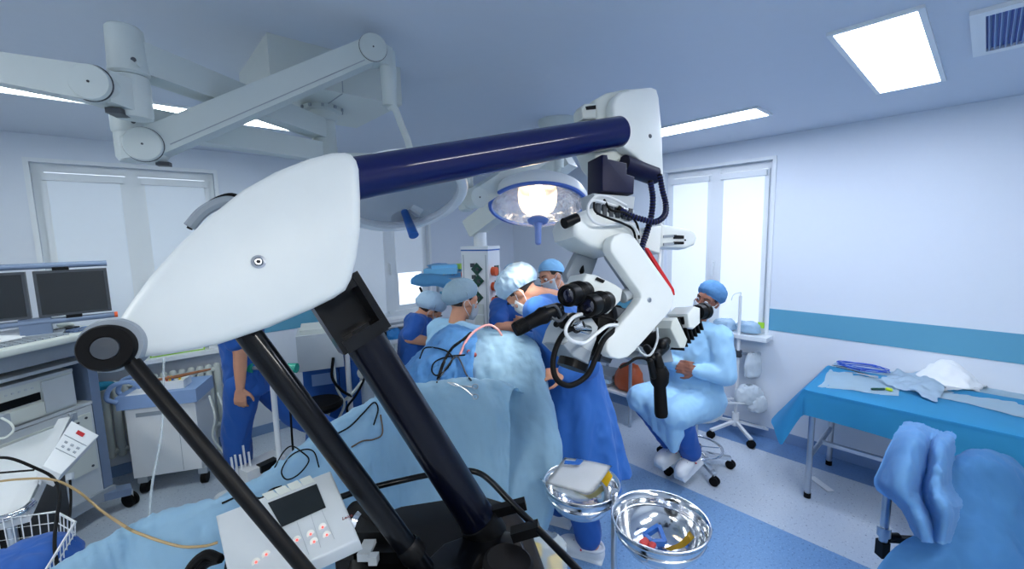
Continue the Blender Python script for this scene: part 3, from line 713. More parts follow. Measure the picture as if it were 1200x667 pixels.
pp('arm_trim_line', B().beam(j2 + d2*.06 + n2*.0355 - up2*.028, t2 - d2*.05 + n2*.0335 - up2*.026, .0015, .003, hint=up2), GREY, smooth=False)
pp('joint_disc', B().lathe([(0,.042),(.046,.042),(.048,.039),(.048,-.042),(0,-.042)], t2, n2, 44))
for jj, nn_, rr_ in ((t2, n2, .0475),):
    pp('joint_seam', B().tube([jj + nn_*.034 + frame(nn_)[0]*(rr_*math.cos(k*PI/16)) + frame(nn_)[1]*(rr_*math.sin(k*PI/16)) for k in range(32)], .0022, 6, 1, True), DGREY)
pp('joint_pin', B().cyl(t2+n2*.0425, t2+n2*.0445, .003, n=12), DGREY)
lp = P(454, 70, 1.62); lp2 = PV((lp.x, lp.y), 455, 126)
pp('joint_neck', B().beam(t2, V((lp.x, lp.y, t2.z - .01)), .06, .07, .02, Z3))
hz = t2.z; zb = lp2.z
pp('lamp_post', B().lathe([(0,hz+.02),(.03,hz+.015),(.031,hz-.05),(.028,hz-.11),(.0265,hz-.115),(.0265,hz-.18),(.028,hz-.182),(.028,zb+.005),(.02,zb),(0,zb)], (lp.x, lp.y, 0), Z3, 32))
# operating lamps
LGL = mat('lamp_glass', (225, 235, 248), .05, alpha=.22, var=0)
FACET = mat('faceted_reflector', (205, 212, 226), .14, 1, var=.3, scale=26, bump=1, bscale=11, bdist=.03)
BULB = mat('lamp_bulb', (255, 236, 200), .5, emit=(255, 226, 180), es=16)
BULBOFF = mat('frosted_bulb', (225, 230, 238), .4)
RING = mat('blue_rim', (64, 104, 190), .35)
HANDM = mat('frosted_handle', (112, 140, 205), .3, var=.05)
def lamp(c, n, on, R, hl='frosted', q=1):
    n = V(n).normalized(); c = V(c)                       # n: the way the light shines
    sh = pp('lamp_head', B().lathe([(0,-.13*q),(.08,-.128*q),(.14,-.118*q),(R*.70,-.09*q),(R*.93,-.05*q),(R,-.018),(R,.012),(R*.97,.02),(R*.94,.012)], c, n, 72, hint=(0,0,1)), WPAINT)
    obj('rim_ring', B().lathe([(R*.985,.010),(R*1.0,.018),(R*.985,.026),(R*.93,.026),(R*.92,.014)], c, n, 72), RING if on else WPAINT, sh)
    obj('reflector', B().lathe([(R*.94,.012),(R*.86,-.03*q),(R*.66,-.072*q),(R*.4,-.095*q),(.0,-.1*q)], c, n, 36), FACET if on else GREY, sh, angle=.02 if on else .7, recalc=False)
    obj('cover_glass', B().lathe([(R*.93,.02),(R*.84,.042),(R*.62,.072),(R*.36,.09),(.05,.098)], c, n, 64), LGL, sh)
    if on: obj('bulb', B().lathe([(0,-.09),(.03,-.088),(.042,-.05),(.042,.02),(.032,.04),(0,.045)], c, n, 32), BULB if on else BULBOFF, sh)
    if on:
        b = B()
        b.lathe([(.10,-.085),(.105,-.05),(.10,0),(.085,.035),(.055,.06),(0,.07)], c, n, 40)
        obj('bulb_glow_shell', b, mat('bulb_glow_glass', (255,240,215), .3, alpha=.4, emit=(255,222,172), es=1.3), sh)  # emissive shell added to widen the warm glow around the bulb
    if hl: obj('handle_hub', B().lathe([(0,.118),(.028,.118),(.05,.11),(.056,.1),(.05,.09),(0,.088)], c, n, 36), HANDM, sh)
    if hl: obj('handle', B().lathe([(0,.235),(.013,.232),(.016,.226),(.018,.14),(.024,.118),(.02,.11)], c, n, 28), HANDM if hl == 'frosted' else BLUEP, sh)
    return sh
L1 = P(630, 238, 2.25)
nl = (V((0,0,-1)) + (CAM - L1).normalized()*.42)
lamp(L1, nl, True, .262)
up1 = V((-nl.x, -nl.y, -nl.z)).normalized()
sl = bpy.data.lights.new('operating_lamp_light', 'SPOT'); sl.energy = 20; sl.color = (1, .95, .88); sl.spot_size = 1.0; sl.spot_blend = .6; sl.shadow_soft_size = .12
slo = bpy.data.objects.new('operating_lamp_light', sl); C.objects.link(slo); slo.location = L1 + nl.normalized()*.25; slo.rotation_euler = (P(565,412,2.35) - slo.location).to_track_quat('-Z','Y').to_euler()
# its arms: horizontal beam from the column, elbow, spring arm, yoke
el = P(545, 215, 2.12)
arm((el.x, el.y), 2.205, .07, .08)
ez = 2.205
pp('elbow_cup', B().lathe([(0,.05),(.04,.05),(.042,.04),(.042,-.06),(0,-.06)], (el.x, el.y, ez), Z3, 32))
zz = el.z
pp('elbow_post', B().lathe([(0,ez-.05),(.036,ez-.05),(.04,zz+.03),(.041,zz-.05),(.036,zz-.13),(.02,zz-.14),(0,zz-.14)], (el.x, el.y, 0), Z3, 32))
pp('elbow_dot', B().cyl(V((el.x,el.y,zz+.02)) + (CAM-el).normalized()*.04, V((el.x,el.y,zz+.02)) + (CAM-el).normalized()*.044, .009, n=14), DGREY)
ja = P(557, 232, 2.06); jb = P(655, 168, 2.36)
da = (jb-ja).normalized(); na = V((-da.y, da.x, 0)).normalized()
if na.dot(CAM-ja) < 0: na = -na
ua = na.cross(da); ua = ua if ua.z > 0 else -ua
pp('joint_disc', B().lathe([(0,.04),(.047,.04),(.05,.036),(.05,-.04),(0,-.04)], ja, na, 40))
pp('joint_pin', B().cyl(ja+na*.041, ja+na*.043, .004, n=12), DGREY)
pp('spring_arm', B().beam(ja, jb, .07, .09, .02, ua))
pp('yoke_post', B().cyl(jb + V((0,0,.03)), V((jb.x, jb.y, L1.z+.2)), .026, n=24, bev=.004))
rim = L1 + up1*.02
# half-ring yoke behind the lamp
xx, yy, _ = frame(up1); away = (rim - CAM); away = (away - up1*away.dot(up1)).normalized(); side = up1.cross(away)
pts = [rim + away*(.28*math.cos(a)) + side*(.28*math.sin(a)) for a in [(-1.3 + 2.6*k/8) for k in range(9)]]
pp('yoke', B().tube(pts, .014, 12))
pp('yoke_arm', B().tube([V((jb.x, jb.y, L1.z+.21)), (V((jb.x,jb.y,L1.z+.21)) + pts[4])*.5 + V((0,0,.03)), pts[4] + V((0,0,.05)), pts[4]], .02, 12))
# second lamp half hidden by the navy tube, its rim towards the camera and a blue handle below
c2 = P(470, 226, 1.5)
ed = P(430, 268, 1.6) - P(537, 205, 1.95)
nx = ed.normalized(); vw = (CAM - c2).normalized(); q_ = vw.cross(nx).normalized()
if q_.z > 0: q_ = -q_
n2l = (V((0,0,-1)) + V((vw.x,vw.y,0)).normalized()*.47 + V((RGT.x,RGT.y,0))*.14).normalized()
l2 = lamp(c2, n2l, False, .22, None, .35)
obj('rim_tube', B().tube([c2 + frame(n2l)[0]*(.218*math.cos(k*PI/20)) + frame(n2l)[1]*(.218*math.sin(k*PI/20)) + n2l*.012 for k in range(40)], .02, 12, 1, True), WPAINT, l2)
up2l = -n2l
pp('yoke_rod', B().tube([V((lp.x, lp.y, zb)), P(463,128,1.63), P(470,146,1.66), P(480,176,1.62), c2 + up2l*.12], .013, 12))
hb = P(486, 246, 1.62); he = P(479, 275, 1.56); hs = P(474, 251, 1.62)
pp('grip_bracket', B().beam(P(494,234,1.68), P(484,250,1.66), .03, .045, .006), LGREY)
pp('side_handle', B().cyl(P(474,248,1.66), P(485,276,1.60), .014, .019, n=24, bev=.003), BLUEP)

# ------------------------------------------------------------------ supply tower on its own ceiling arm
tb = P(563, 292, 3.35); tx, ty, tz = tb.x, tb.y, tb.z
tow = thing('supply_tower', 'tall white medical supply column with green sockets hanging from a ceiling arm', 'supply column', (tx, ty, .72)); tow['kind'] = 'thing'
ta = math.atan2(-ty, -tx) - .5                           # front face turned a little off the camera
tR = Matrix((V((-math.sin(ta), math.cos(ta), 0)), V((math.cos(ta), math.sin(ta), 0)), V((0,0,1)))).transposed()   # x sideways, y out of the front
def TW(x, y, z): return V((tx, ty, 0)) + tR @ V((x, y, 0)) + V((0,0,z))
W2 = .118
bodyt = obj('column_body', B().box(TW(0,0,(tz+.72)/2), (.235,.2,tz-.72), tR, .012), WPAINT, tow)
obj('top_cap', B().box(TW(0,0,tz+.012), (.24,.205,.024), tR, .008), WPAINT, tow)
obj('top_stripe', B().box(TW(0,0,tz-.005), (.239,.204,.012), tR, .003), BLUEP, tow)
obj('corner_trim', B().box(TW(W2-.02,.1,(tz+.72)/2-.02), (.004,.006,tz-.76), tR).box(TW(-W2+.02,.1,(tz+.72)/2-.02), (.004,.006,tz-.76), tR), GREY, tow, smooth=False)
gy = math.radians(45)
for z_, x_ in ((tz-.15,.02),(tz-.24,.03),(tz-.37,.02)):
    sk = B(); Rr = tR @ Matrix.Rotation(gy, 3, 'Y')
    sk.box(TW(x_,.104,z_), (.07,.012,.07) if z_ != tz-.26 else (.088,.012,.1), Rr, .003)
    g_ = obj('gas_outlet', sk, GREENP, tow)
    obj('outlet_valve', B().box(TW(x_-.035,.11,z_+.03), (.03,.014,.03), tR, .003).cyl(TW(x_+.01,.108,z_), TW(x_+.01,.122,z_), .014, n=16), DGREY, g_)
for k in range(4): obj('socket_plate', B().box(TW(.03,.103,tz-.46-.088*k), (.078,.008,.078), tR, .003), CREAM, tow)
sgn = 1 if TW(1,0,0).dot(RGT) > TW(-1,0,0).dot(RGT) else -1
for k in range(3):
    z_ = tz-.17-.118*k
    for s_ in (sgn,):
        o_ = obj('orange_valve', B().cyl(TW(s_*.118,.035,z_), TW(s_*.155,.035,z_), .034, n=20, bev=.004), ORANGE, tow)
        obj('valve_base', B().box(TW(s_*.122,-.03,z_), (.014,.06,.08), tR, .003), GREENP, o_)
obj('orange_valve', B().cyl(TW(-sgn*.118,.03,tz-.2), TW(-sgn*.15,.03,tz-.2), .03, n=20, bev=.004), ORANGE, tow)
obj('orange_valve', B().cyl(TW(-sgn*.118,.03,tz-.3), TW(-sgn*.15,.03,tz-.3), .03, n=20, bev=.004), ORANGE, tow)
obj('hanger_neck', B().cyl((tx,ty,tz), (tx,ty,tz+.13), .05, n=28, bev=.004), WPAINT, tow)
p0 = V((tx,ty,tz+.2)); p1 = P(655, 192, 2.95)
obj('carrier_arm', B().beam(p0 + (p0-p1).normalized()*.08, p1 + (p1-p0).normalized()*.08, .17, .14, .012, Z3), CREAM, tow)
obj('arm_end_cap', B().beam(p0 + (p0-p1).normalized()*.081, p0 + (p0-p1).normalized()*.09, .155, .125, .003, Z3), CREAM, tow)
obj('ceiling_tube', B().cyl((p1.x,p1.y,p1.z), (p1.x,p1.y,ZC-.06), .055, n=32), CREAM, tow)
obj('ceiling_flange', B().lathe([(0,0),(.14,0),(.14,-.03),(.12,-.06),(0,-.06)], (p1.x,p1.y,ZC), Z3, 40), CREAM, tow)
# ------------------------------------------------------------------ scanner cart at the far left, turned towards the table
cu = V((.766, .643, 0)); cn = V((.643, -.766, 0)); RC = rotm(cu, -cn, V((0,0,1)))
fc = V((-.23, 3.93, 0))                                      # floor point under the front right corner
def CC(u, n, z): return fc + cu*u + cn*n + V((0,0,z))        # u to the right, n out of the front
cart = thing('scanner_cart', 'tall grey equipment cart with keyboard shelf and twin monitors by the far window', 'equipment cart', CC(-.35,-.3,0))
def cp(name, b, m=LGREY, parent=None, **k): return obj(name, b, m, parent or cart, **k)
W = .74
def cb(b, u0, u1, n0, n1, z0, z1, bev=.008): return b.box(CC((u0+u1)/2,(n0+n1)/2,(z0+z1)/2), (u1-u0, n1-n0, z1-z0), RC, bev)
cp('base', cb(B(), -W,0,-.56,.02,.12,.19,.02), GREY)
cp('lower_cabinet', cb(B(), -W+.02,-.06,-.55,.0,.19,.79), LGREY)
fp_ = cp('front_panel', cb(B(), -W+.04,-.08,-.01,.012,.36,.745,.004), CREAM)
for u_ in (-W+.07,-.11):
    for z_ in (.39,.72): obj('panel_screw', B().cyl(CC(u_,.010,z_), CC(u_,.015,z_), .008, n=14), DGREY, fp_)
obj('panel_slot', cb(B(), -.22,-.15,.011,.014,.70,.712,.001), DGREY, fp_)
cp('side_post', cb(B(), -.055,-.0,-.4,-.0,.15,1.255,.018), mat('blue_grey_post',(112,130,158),.45))
cp('side_post', cb(B(), -W,-W+.03,-.4,-.02,.15,1.255,.012), MATS['blue_grey_post'])
cp('back_panel', cb(B(), -W+.02,-.05,-.56,-.54,.19,1.255,.004), GREY)
cp('printer_shelf', cb(B(), -W+.02,-.05,-.54,.0,.795,.815,.004), LGREY)
cp('slot_shelf', cb(B(), -W+.02,-.05,-.54,-.0,1.085,1.105,.004), LGREY)
foot = B(); foot.beam(CC(-.1,-.05,.15), CC(.06,.06,.12), .09, .05, .015); cp('front_foot', foot, MATS['blue_grey_post'])
for u_, n_ in ((.05,.06),(-W+.05,.0),(-.05,-.5),(-W+.05,-.5)):
    w_ = cp('caster', B().cyl(CC(u_-.022,n_,.05), CC(u_-.008,n_,.05), .05, n=28, bev=.004).cyl(CC(u_+.008,n_,.05), CC(u_+.022,n_,.05), .05, n=28, bev=.004), RUBBER)
    obj('caster_fork', cb(B(), u_-.008,u_+.008,n_-.03,n_+.02,.03,.125,.003), LGREY, w_)
CZ = 1.30
kd = B(); kd.prism([CC(-W-.05,-.25,CZ), CC(.05,-.25,CZ), CC(.08,-.02,CZ), CC(.01,.09,CZ), CC(-.2,.15,CZ), CC(-W-.05,.18,CZ)], V((0,0,-.045)), .012)
con = cp('keyboard_console', kd, CREAM)
kset = B(); nset = B()
for r_ in range(5):
    for k in range(14): kset.box(CC(-W+.08+.034*k+.008*r_, .10-.03*r_+0, CZ+.004), (.026,.022,.008), RC, .002)
for r_ in range(4):
    for k in range(5): nset.box(CC(-.14+.03*k+.0, .065-.03*r_, CZ+.004), (.023,.021,.009), RC, .002)
obj('keyboard_keys', kset, GREY, con); obj('number_keys', nset, LBLUEP, con)
obj('switch_window', B().box(CC(-.07,.115,CZ-.022), (.07,.01,.02), RC @ Matrix.Rotation(-.28,3,'Z'), .002), BLACK, con)
cp('console_support', cb(B(), -W+.1,-.1,-.3,.0,1.14,1.255,.01), GREY)
pr = thing('printer', 'beige desktop printer with open tray inside the scanner cart', 'printer', CC(-.42,-.2,.815))
def zz_(z): return .818 + (z-.645)*1.18
obj('body', cb(B(), -.70,-.13,-.42,-.015,zz_(.645),zz_(.835),.01), CREAM, pr)
obj('lid', cb(B(), -.70,-.13,-.40,-.01,zz_(.835),zz_(.85),.004), LGREY, pr)
obj('front_cover', cb(B(), -.30,-.14,-.02,.0,zz_(.66),zz_(.825),.006), LGREY, pr)
obj('paper_slot', cb(B(), -.67,-.31,-.02,-.008,zz_(.735),zz_(.775),.002), BLACK, pr)
obj('tray', cb(B(), -.68,-.31,-.03,.012,zz_(.66),zz_(.725),.01), CREAM, pr)
obj('display', cb(B(), -.63,-.50,-.016,-.012,zz_(.797),zz_(.812),.001), mat('green_lcd', (70,110,70), .3), pr)
for k in range(5): obj('button', B().cyl(CC(-.46+.03*k,-.017,zz_(.805)), CC(-.46+.03*k,-.010,zz_(.805)), .006, n=12), LGREY, pr)
# twin monitors on a rail
mon = thing('twin_monitor', 'two dark flat screens side by side on a blue-grey rail above the keyboard', 'monitor', CC(-.38,-.1,1.30))
mx0 = PY(-70, 352, 3.72); 
mR = Matrix.Identity(3)
def MB_(x, z, dy=0): return V((x, 3.72+dy, z))
sxs = []
rt = PY(131, 364, 3.72); rtop = PY(127, 314, 3.72); rbot = PY(131, 364, 3.72)
xr_ = rt.x; zt_ = rtop.z; zb_ = rbot.z; wS = .315
tilt = Matrix.Rotation(-.0, 3, 'X')
for k in range(2):
    x1 = xr_ - k*(wS+.03); x0 = x1 - wS
    f_ = obj('screen_housing', B().box(MB_((x0+x1)/2,(zt_+zb_)/2,.02), (wS, .04, zt_-zb_), bev=.006), DGREY, mon)
    obj('display', B().box(MB_((x0+x1)/2,(zt_+zb_)/2,-.001), (wS-.03, .003, zt_-zb_-.03)), SCREEN, f_, smooth=False)
    for q in (.3,):
        obj('clip', B().box(MB_(x0+wS*q+.02,zt_+.012,.02), (.07,.03,.03)), BLACK, f_); obj('clip', B().box(MB_(x0+wS*q+.05,zb_-.012,.02), (.07,.03,.03)), BLACK, f_)
obj('upper_rail', B().cyl(MB_(xr_-2.3*wS,zt_+.03,.02), MB_(xr_+.005,zt_+.03,.02), .018, n=20), MATS['blue_grey_post'], mon)
obj('lower_rail', B().cyl(MB_(xr_-2.3*wS,zb_-.03,.02), MB_(xr_+.01,zb_-.03,.02), .018, n=20), MATS['blue_grey_post'], mon)
obj('rail_cap', B().cyl(MB_(xr_+.01,zb_-.03,.02), MB_(xr_+.025,zb_-.03,.02), .018, n=20), ORANGE, mon)
sx = xr_ - wS - .02
obj('stand', B().box(MB_(sx,(zb_+CZ)/2-.005,.03), (.13,.05,zb_-CZ), bev=.01), MATS['blue_grey_post'], mon)
obj('stand_foot', B().box(MB_(sx,CZ+.01,.05), (.22,.14,.02), bev=.006), GREY, mon)
ms = tag(obj('computer_mouse', B().ell(CC(-.02,-.17,CZ+.018), (.033,.055,.02), RC), CREAM), 'beige mouse on the keyboard shelf beneath the monitors', 'mouse')
tb_ = tag(obj('black_tablet', B().box(CC(-.07,-.10,CZ+.006), (.11,.07,.01), RC, .003), BLACK), 'small flat black pad on the console beside the mouse', 'pad')
b = B(); b.prism([CC(-.62,.0,CZ+.02), CC(-.34,-.0,CZ+.02), CC(-.26,-.15,CZ+.05), CC(-.58,-.17,CZ+.05)], V((0,0,-.008)), .001, 1)
pa_ = tag(obj('paper_sheets', b, PAPER, smooth=False), 'white printed sheets lying over the keyboard', 'papers')
b = B()
for k in range(3): b.beam(CC(-.52+.04*k,-.03,CZ+.0275), CC(-.50+.05*k,-.12,CZ+.0445), .012 if k != 1 else .003, .0015)
obj('printing', b, DGREY, pa_, smooth=False)

# ------------------------------------------------------------------ low white trolley with chrome rail, nearer the camera
zt = .80
ta0 = PZ(86, 492, zt); ta1 = PZ(34, 604, zt); ta2 = V((-.85,2.5,zt)); ta3 = V((-.85,3.12,zt))
trl = thing('instrument_trolley', 'white-topped trolley with chrome guard rail and a wire basket at its end', 'trolley', ((ta0+ta1+ta2+ta3)/4) * 1)
trl.location.z = 0
obj('top', B().prism([ta0, ta1, ta2, ta3], V((0,0,-.03)), .006), WPAINT, trl)
e_ = (ta1-ta0).normalized(); e_in = ((ta3-ta0) - e_*(ta3-ta0).dot(e_)).normalized()
obj('raised_edge', B().beam(ta0 + e_in*.035 + Z3*.012, ta1 + e_in*.035 + Z3*.012, .05, .024, .008, Z3), WPAINT, trl)
obj('rail', B().beam(ta0 - e_in*.004 + Z3*.02, ta1 - e_in*.004 - e_*.06 + Z3*.02, .008, .04, .002, Z3).tube([ta1 - e_in*.004 - e_*.06 + Z3*.02, ta1 + e_in*.03 + e_*.004 + Z3*.02, ta1 + e_in*.14 + Z3*.02, ta2 + Z3*.02], .014, 12), CHROME, trl)
obj('corner_block', B().box(ta0 + Z3*.02, (.03,.03,.045), rz(.4), .006), GREY, trl)
for q in (ta0*.86+ta2*.14, ta1*.86+ta3*.14, ta2*.9+ta0*.1, ta3*.9+ta1*.1):
    obj('leg', B().cyl((q.x,q.y,.05), (q.x,q.y,zt-.03), .016, n=16), STEEL, trl)
    obj('caster', B().cyl((q.x-.012,q.y,.04), (q.x+.012,q.y,.04), .04, n=20, bev=.004), RUBBER, trl)
mid = (ta0+ta1+ta2+ta3)/4
obj('drawer_unit', B().prism([ta0*.8+mid*.2 - Z3*.05, ta1*.8+mid*.2 - Z3*.05, ta2*.8+mid*.2 - Z3*.05, ta3*.8+mid*.2 - Z3*.05], V((0,0,-.5)), .01), BLACK, trl)
# grey control box with red display leaning behind the rail
bx0 = thing('stimulator_box', 'white electronic box with red digits beside the white-topped trolley rail', 'electronic device', P(85, 530, 1.98))
o0, o1, o2, o3 = P(86,492,2.12), P(113,512,2.12), P(66,560,1.86), P(54,548,1.86)
o0, o1, o2, o3 = P(84,493,2.1), P(116,510,2.12), P(72,556,1.84), P(50,546,1.84)
nb = (o1-o0).cross(o3-o0).normalized(); nb = nb if nb.z > 0 else -nb
fb = obj('case', B().prism([o0,o1,o2,o3], -nb*.07, .004), WPAINT, bx0)
def OB(s, t, off=.001): return (o0*(1-s)+o1*s)*(1-t) + (o3*(1-s)+o2*s)*t + nb*off
obj('display', B().prism([OB(.35,.12,0),OB(.62,.12,0),OB(.62,.2,0),OB(.35,.2,0)], nb*.002), mat('red_digits', (120,20,25), .3, emit=(150,20,25), es=.5), bx0, smooth=False)
b = B()
for t_ in (.32,.62): b.prism([OB(.05,t_,0),OB(.95,t_,0),OB(.95,t_+.012,0),OB(.05,t_+.012,0)], nb*.001)
for k in range(6): b.prism([OB(.2+.25*(k%3),.42+.1*(k//3),0),OB(.32+.25*(k%3),.42+.1*(k//3),0),OB(.32+.25*(k%3),.46+.1*(k//3),0),OB(.2+.25*(k%3),.46+.1*(k//3),0)], nb*.001)
obj('printed_marks', b, GREY, bx0, smooth=False)
obj('lead_socket', B().cyl(P(82,555,1.86), P(82,563,1.85), .014, n=16), LGREY, bx0)
# wire basket with blue bag
wb = thing('wire_basket', 'white wire basket holding a royal blue bag at the lower left', 'basket', P(40, 640, 1.62))
bt = [P(-30,612,1.62), P(70,600,1.62), P(88,612,1.55), P(50,676,1.28), P(-60,690,1.25)]
bt = [PZ(-30,612,bt[1].z), PZ(66,600,bt[1].z), PZ(88,612,bt[1].z), PZ(40,690,bt[1].z), PZ(-60,700,bt[1].z)]
cen = V((0,0,0))
for p in bt: cen += p
cen /= 5
b = B(); hB = .2
def ringat(f): return [cen + (p-cen)*(1-.15*f) - Z3*hB*f for p in bt]
for f in (0,.2,.4,.6,.8,1): b.tube(ringat(f), .0045 if f == 0 else .0022, 6, 0, True)
top = ringat(0); bot = ringat(1)
for i in range(5):
    n_ = max(3, int((top[i]-top[(i+1)%5]).length/.028))
    for k in range(n_):
        f = k/n_; b.tube([top[i]*(1-f)+top[(i+1)%5]*f, bot[i]*(1-f)+bot[(i+1)%5]*f], .002, 5, 0)
obj('wire_frame', b, WPAINT, wb)
bag = []
for i in range(12):
    a = 2*PI*i/12
rows = [[cen + V((math.cos(a)*rr, math.sin(a)*rr, z_)) for a in [2*PI*k/24 for k in range(25)]] for rr, z_ in ((.001,-.03),(.06,-.03),(.11,-.045),(.14,-.09),(.13,-.16),(.09,-.185),(.001,-.19))]
tag(obj('plastic_bag', B().grid(wrinkle(bspl(rows,2,3), .016, 14, 3)), SCRUB, angle=None), 'royal blue plastic bag stuffed in the wire basket', 'bag')
# cables at the lower left
def cable(name, pts, r, m, label, n=8, **k): return tag(obj(name, B().tube(pts, r, n, 8), m), label, 'cable', **k)
cable('black_cable', [P(-20,538,1.7), P(10,537,1.7), P(40,548,1.72), P(62,560,1.74), P(70,580,1.66), P(66,610,1.55), P(64,640,1.45), P(68,670,1.35), P(72,720,1.2)], .0055, RUBBER, 'thick black cable drooping over the chrome rail past the wire basket')
cable('black_cable', [P(-20,556,1.7), P(15,553,1.7), P(40,551,1.72)], .004, RUBBER, 'short thin black lead lying flat on the white trolley top')
cable('black_cable', [P(82,560,1.85), P(83,590,1.8), P(80,620,1.7), P(78,640,1.55)], .0045, RUBBER, 'black lead plugged into the white electronic box')
cable('clear_tube', [P(192,420,2.6), P(190,500,2.45), P(178,570,2.2), P(174,640,1.7), P(178,700,1.4)], .006, CLEAR, 'clear plastic tube hanging in front of the blue-topped generator cart')
cable('clear_tube', [P(142,502,3.6), P(158,498,3.55), P(180,486,3.72), P(192,470,3.72)], .009, CREAM, 'pale tube looped across the front of the blue-topped generator cart')
# pale device with screen at the far left edge
t = thing('small_monitor_unit', 'grey bedside unit with pale lead just inside the left edge below the printer', 'electronic device', P(-10,500,2.05))
obj('case', B().box(P(-12,500,2.1), (.09,.12,.1), RC, .012), GREY, t)
obj('lead', B().tube([P(2,490,2.02), P(12,496,2.0), P(16,504,2.0), P(8,512,2.0), P(0,514,2.0)], .005, 8), CREAM, t)

# ------------------------------------------------------------------ generator cart with blue top, radiators, tray
g0_ = V((-.125, 4.06, 0)); g1_ = V((.265, 3.878, 0)); gu = (g1_-g0_).normalized(); gn = V((gu.y, -gu.x, 0)); RG = rotm(gu, -gn, Z3); gw = (g1_-g0_).length
def GG(u, n, z): return g0_ + gu*u + gn*n + V((0,0,z))
gen = thing('generator_cart', 'white cabinet on casters with a lilac-blue top in front of the radiators', 'medical cart', GG(gw/2,-.16,0))
def gb(b, u0, u1, n0, n1, z0, z1, bev=.008): return b.box(GG((u0+u1)/2,(n0+n1)/2,(z0+z1)/2), (u1-u0, n1-n0, z1-z0), RG, bev)
obj('cabinet', gb(B(), 0,gw,-.31,0,.13,.66), WPAINT, gen)
obj('name_plate', gb(B(), .06,.26,0,.003,.59,.62,.001), GREY, gen)
obj('panel_joint', gb(B(), gw-.12,gw-.117,-.001,.001,.14,.66,0), GREY, gen, smooth=False)
obj('blue_top', gb(B(), -.04,gw+.02,-.32,.02,.66,.76,.015), LBLUEP, gen, label='lilac blue top')
for s_ in (0, 1): obj('side_handle', B().tube([GG(-.03,.02-.14*s_,.72), GG(-.08,.03-.14*s_,.76), GG(-.05,.02-.14*s_,.84), GG(.04,-.0-.14*s_,.86), GG(.09,-.04-.14*s_,.80)], .016, 12), LBLUEP, gen)
obj('control_label', gb(B(), .02,.2,-.14,.015,.76,.763,.001), PAPER, gen)
for u_, n_ in ((.05,-.03),(gw-.0,-.03),(.05,-.28),(gw-.03,-.28)):
    obj('caster', B().cyl(GG(u_-.018,n_,.045), GG(u_+.018,n_,.045), .045, n=24, bev=.005), RUBBER, gen)
    obj('caster_fork', gb(B(), u_-.03,u_+.03,n_-.04,n_+.03,.085,.13,.01), GREY, gen)
tr = thing('pencil_tray', 'small white box of pens on the lilac-blue cart top', 'tray', GG(.27,-.1,.76))
obj('box', gb(B(), .2,.36,-.17,-.03,.762,.822,.006), WPAINT, tr)
for k, (mm, du) in enumerate(((ORANGE,0),(YELLOW,.02),(BLUEP,.035),(WPAINT,.06),(YELLOW,.08))):
    obj('pen', B().beam(GG(.22+du,-.15,.828), GG(.25+du,-.05,.830), .012, .012, .003), mm, tr)
tag(obj('wooden_rod', B().cap(GG(.13,-.02,.843), GG(.30,-.06,.846), .008, .011).cap(GG(.30,-.06,.846), GG(.52,-.08,.873), .013, .008), mat('brown_wood', (140,88,52), .5, var=.2)), 'brown wooden stick laid across the pen box', 'stick')
def radiator(x0, n, z0, z1, label, y=YB-.09):
    t = thing('radiator', label, 'radiator', (x0+n*.03, y, z0))
    for k in range(n):
        b = B().cap((x0+k*.06, y, z0+.03), (x0+k*.06, y, z1-.03), .026, n=12)
        obj('column', b, CREAM, t)
    obj('foot', B().box((x0+.06,y,z0/2+.01),(.03,.04,z0),None,.004), CREAM, t); obj('foot', B().box((x0+(n-2)*.06,y,z0/2+.01),(.03,.04,z0),None,.004), CREAM, t)
    obj('header', B().cap((x0,y,z1-.06),(x0+(n-1)*.06,y,z1-.06),.022), CREAM, t)
    obj('header', B().cap((x0,y,z0+.06),(x0+(n-1)*.06,y,z0+.06),.022), CREAM, t)
radiator(-.42, 16, .18, .80, 'white column radiator under the far window, behind the scanner and generator carts')
radiator(1.74, 14, .18, .80, 'white column radiator under the half-lowered blind')
b = B().box((.23,YB-.055,.955), (.36,.075,.10), bev=.004); bk = tag(obj('folder', b, mat('green_card', (150,205,60), .6)), 'lime green binder on the sill behind the generator cart', 'binder')
obj('spine_label', B().box((.23,YB-.094,.955), (.34,.002,.035)), PAPER, bk, smooth=False)
tag(obj('storage_box', B().box((.50,YB-.06,.985), (.12,.09,.11), bev=.004), WPAINT), 'white box beside the lime binder on the window sill', 'box')
tag(obj('blue_cloth', B().ell((-.30,YB-.2,.80), (.14,.06,.035)), mat('teal_cloth',(20,120,150),.8,bump=.5)), 'teal cloth draped over the radiator left of the generator cart', 'cloth')
cable('white_cable', [GG(gw+.06,-.1,.66), GG(gw+.1,-.05,.5), GG(gw+.08,-.03,.35), GG(gw+.14,-.04,.2), GG(gw+.2,-.05,.05)], .008, CREAM, 'cream cable hanging down beside the generator cart')
cable('white_cable', [GG(gw+.1,-.15,.66), GG(gw+.16,-.1,.45), GG(gw+.12,-.1,.3), GG(gw+.2,-.1,.1), GG(gw+.3,-.1,.02)], .008, CREAM, 'second cream cable trailing to the floor behind the walking person')

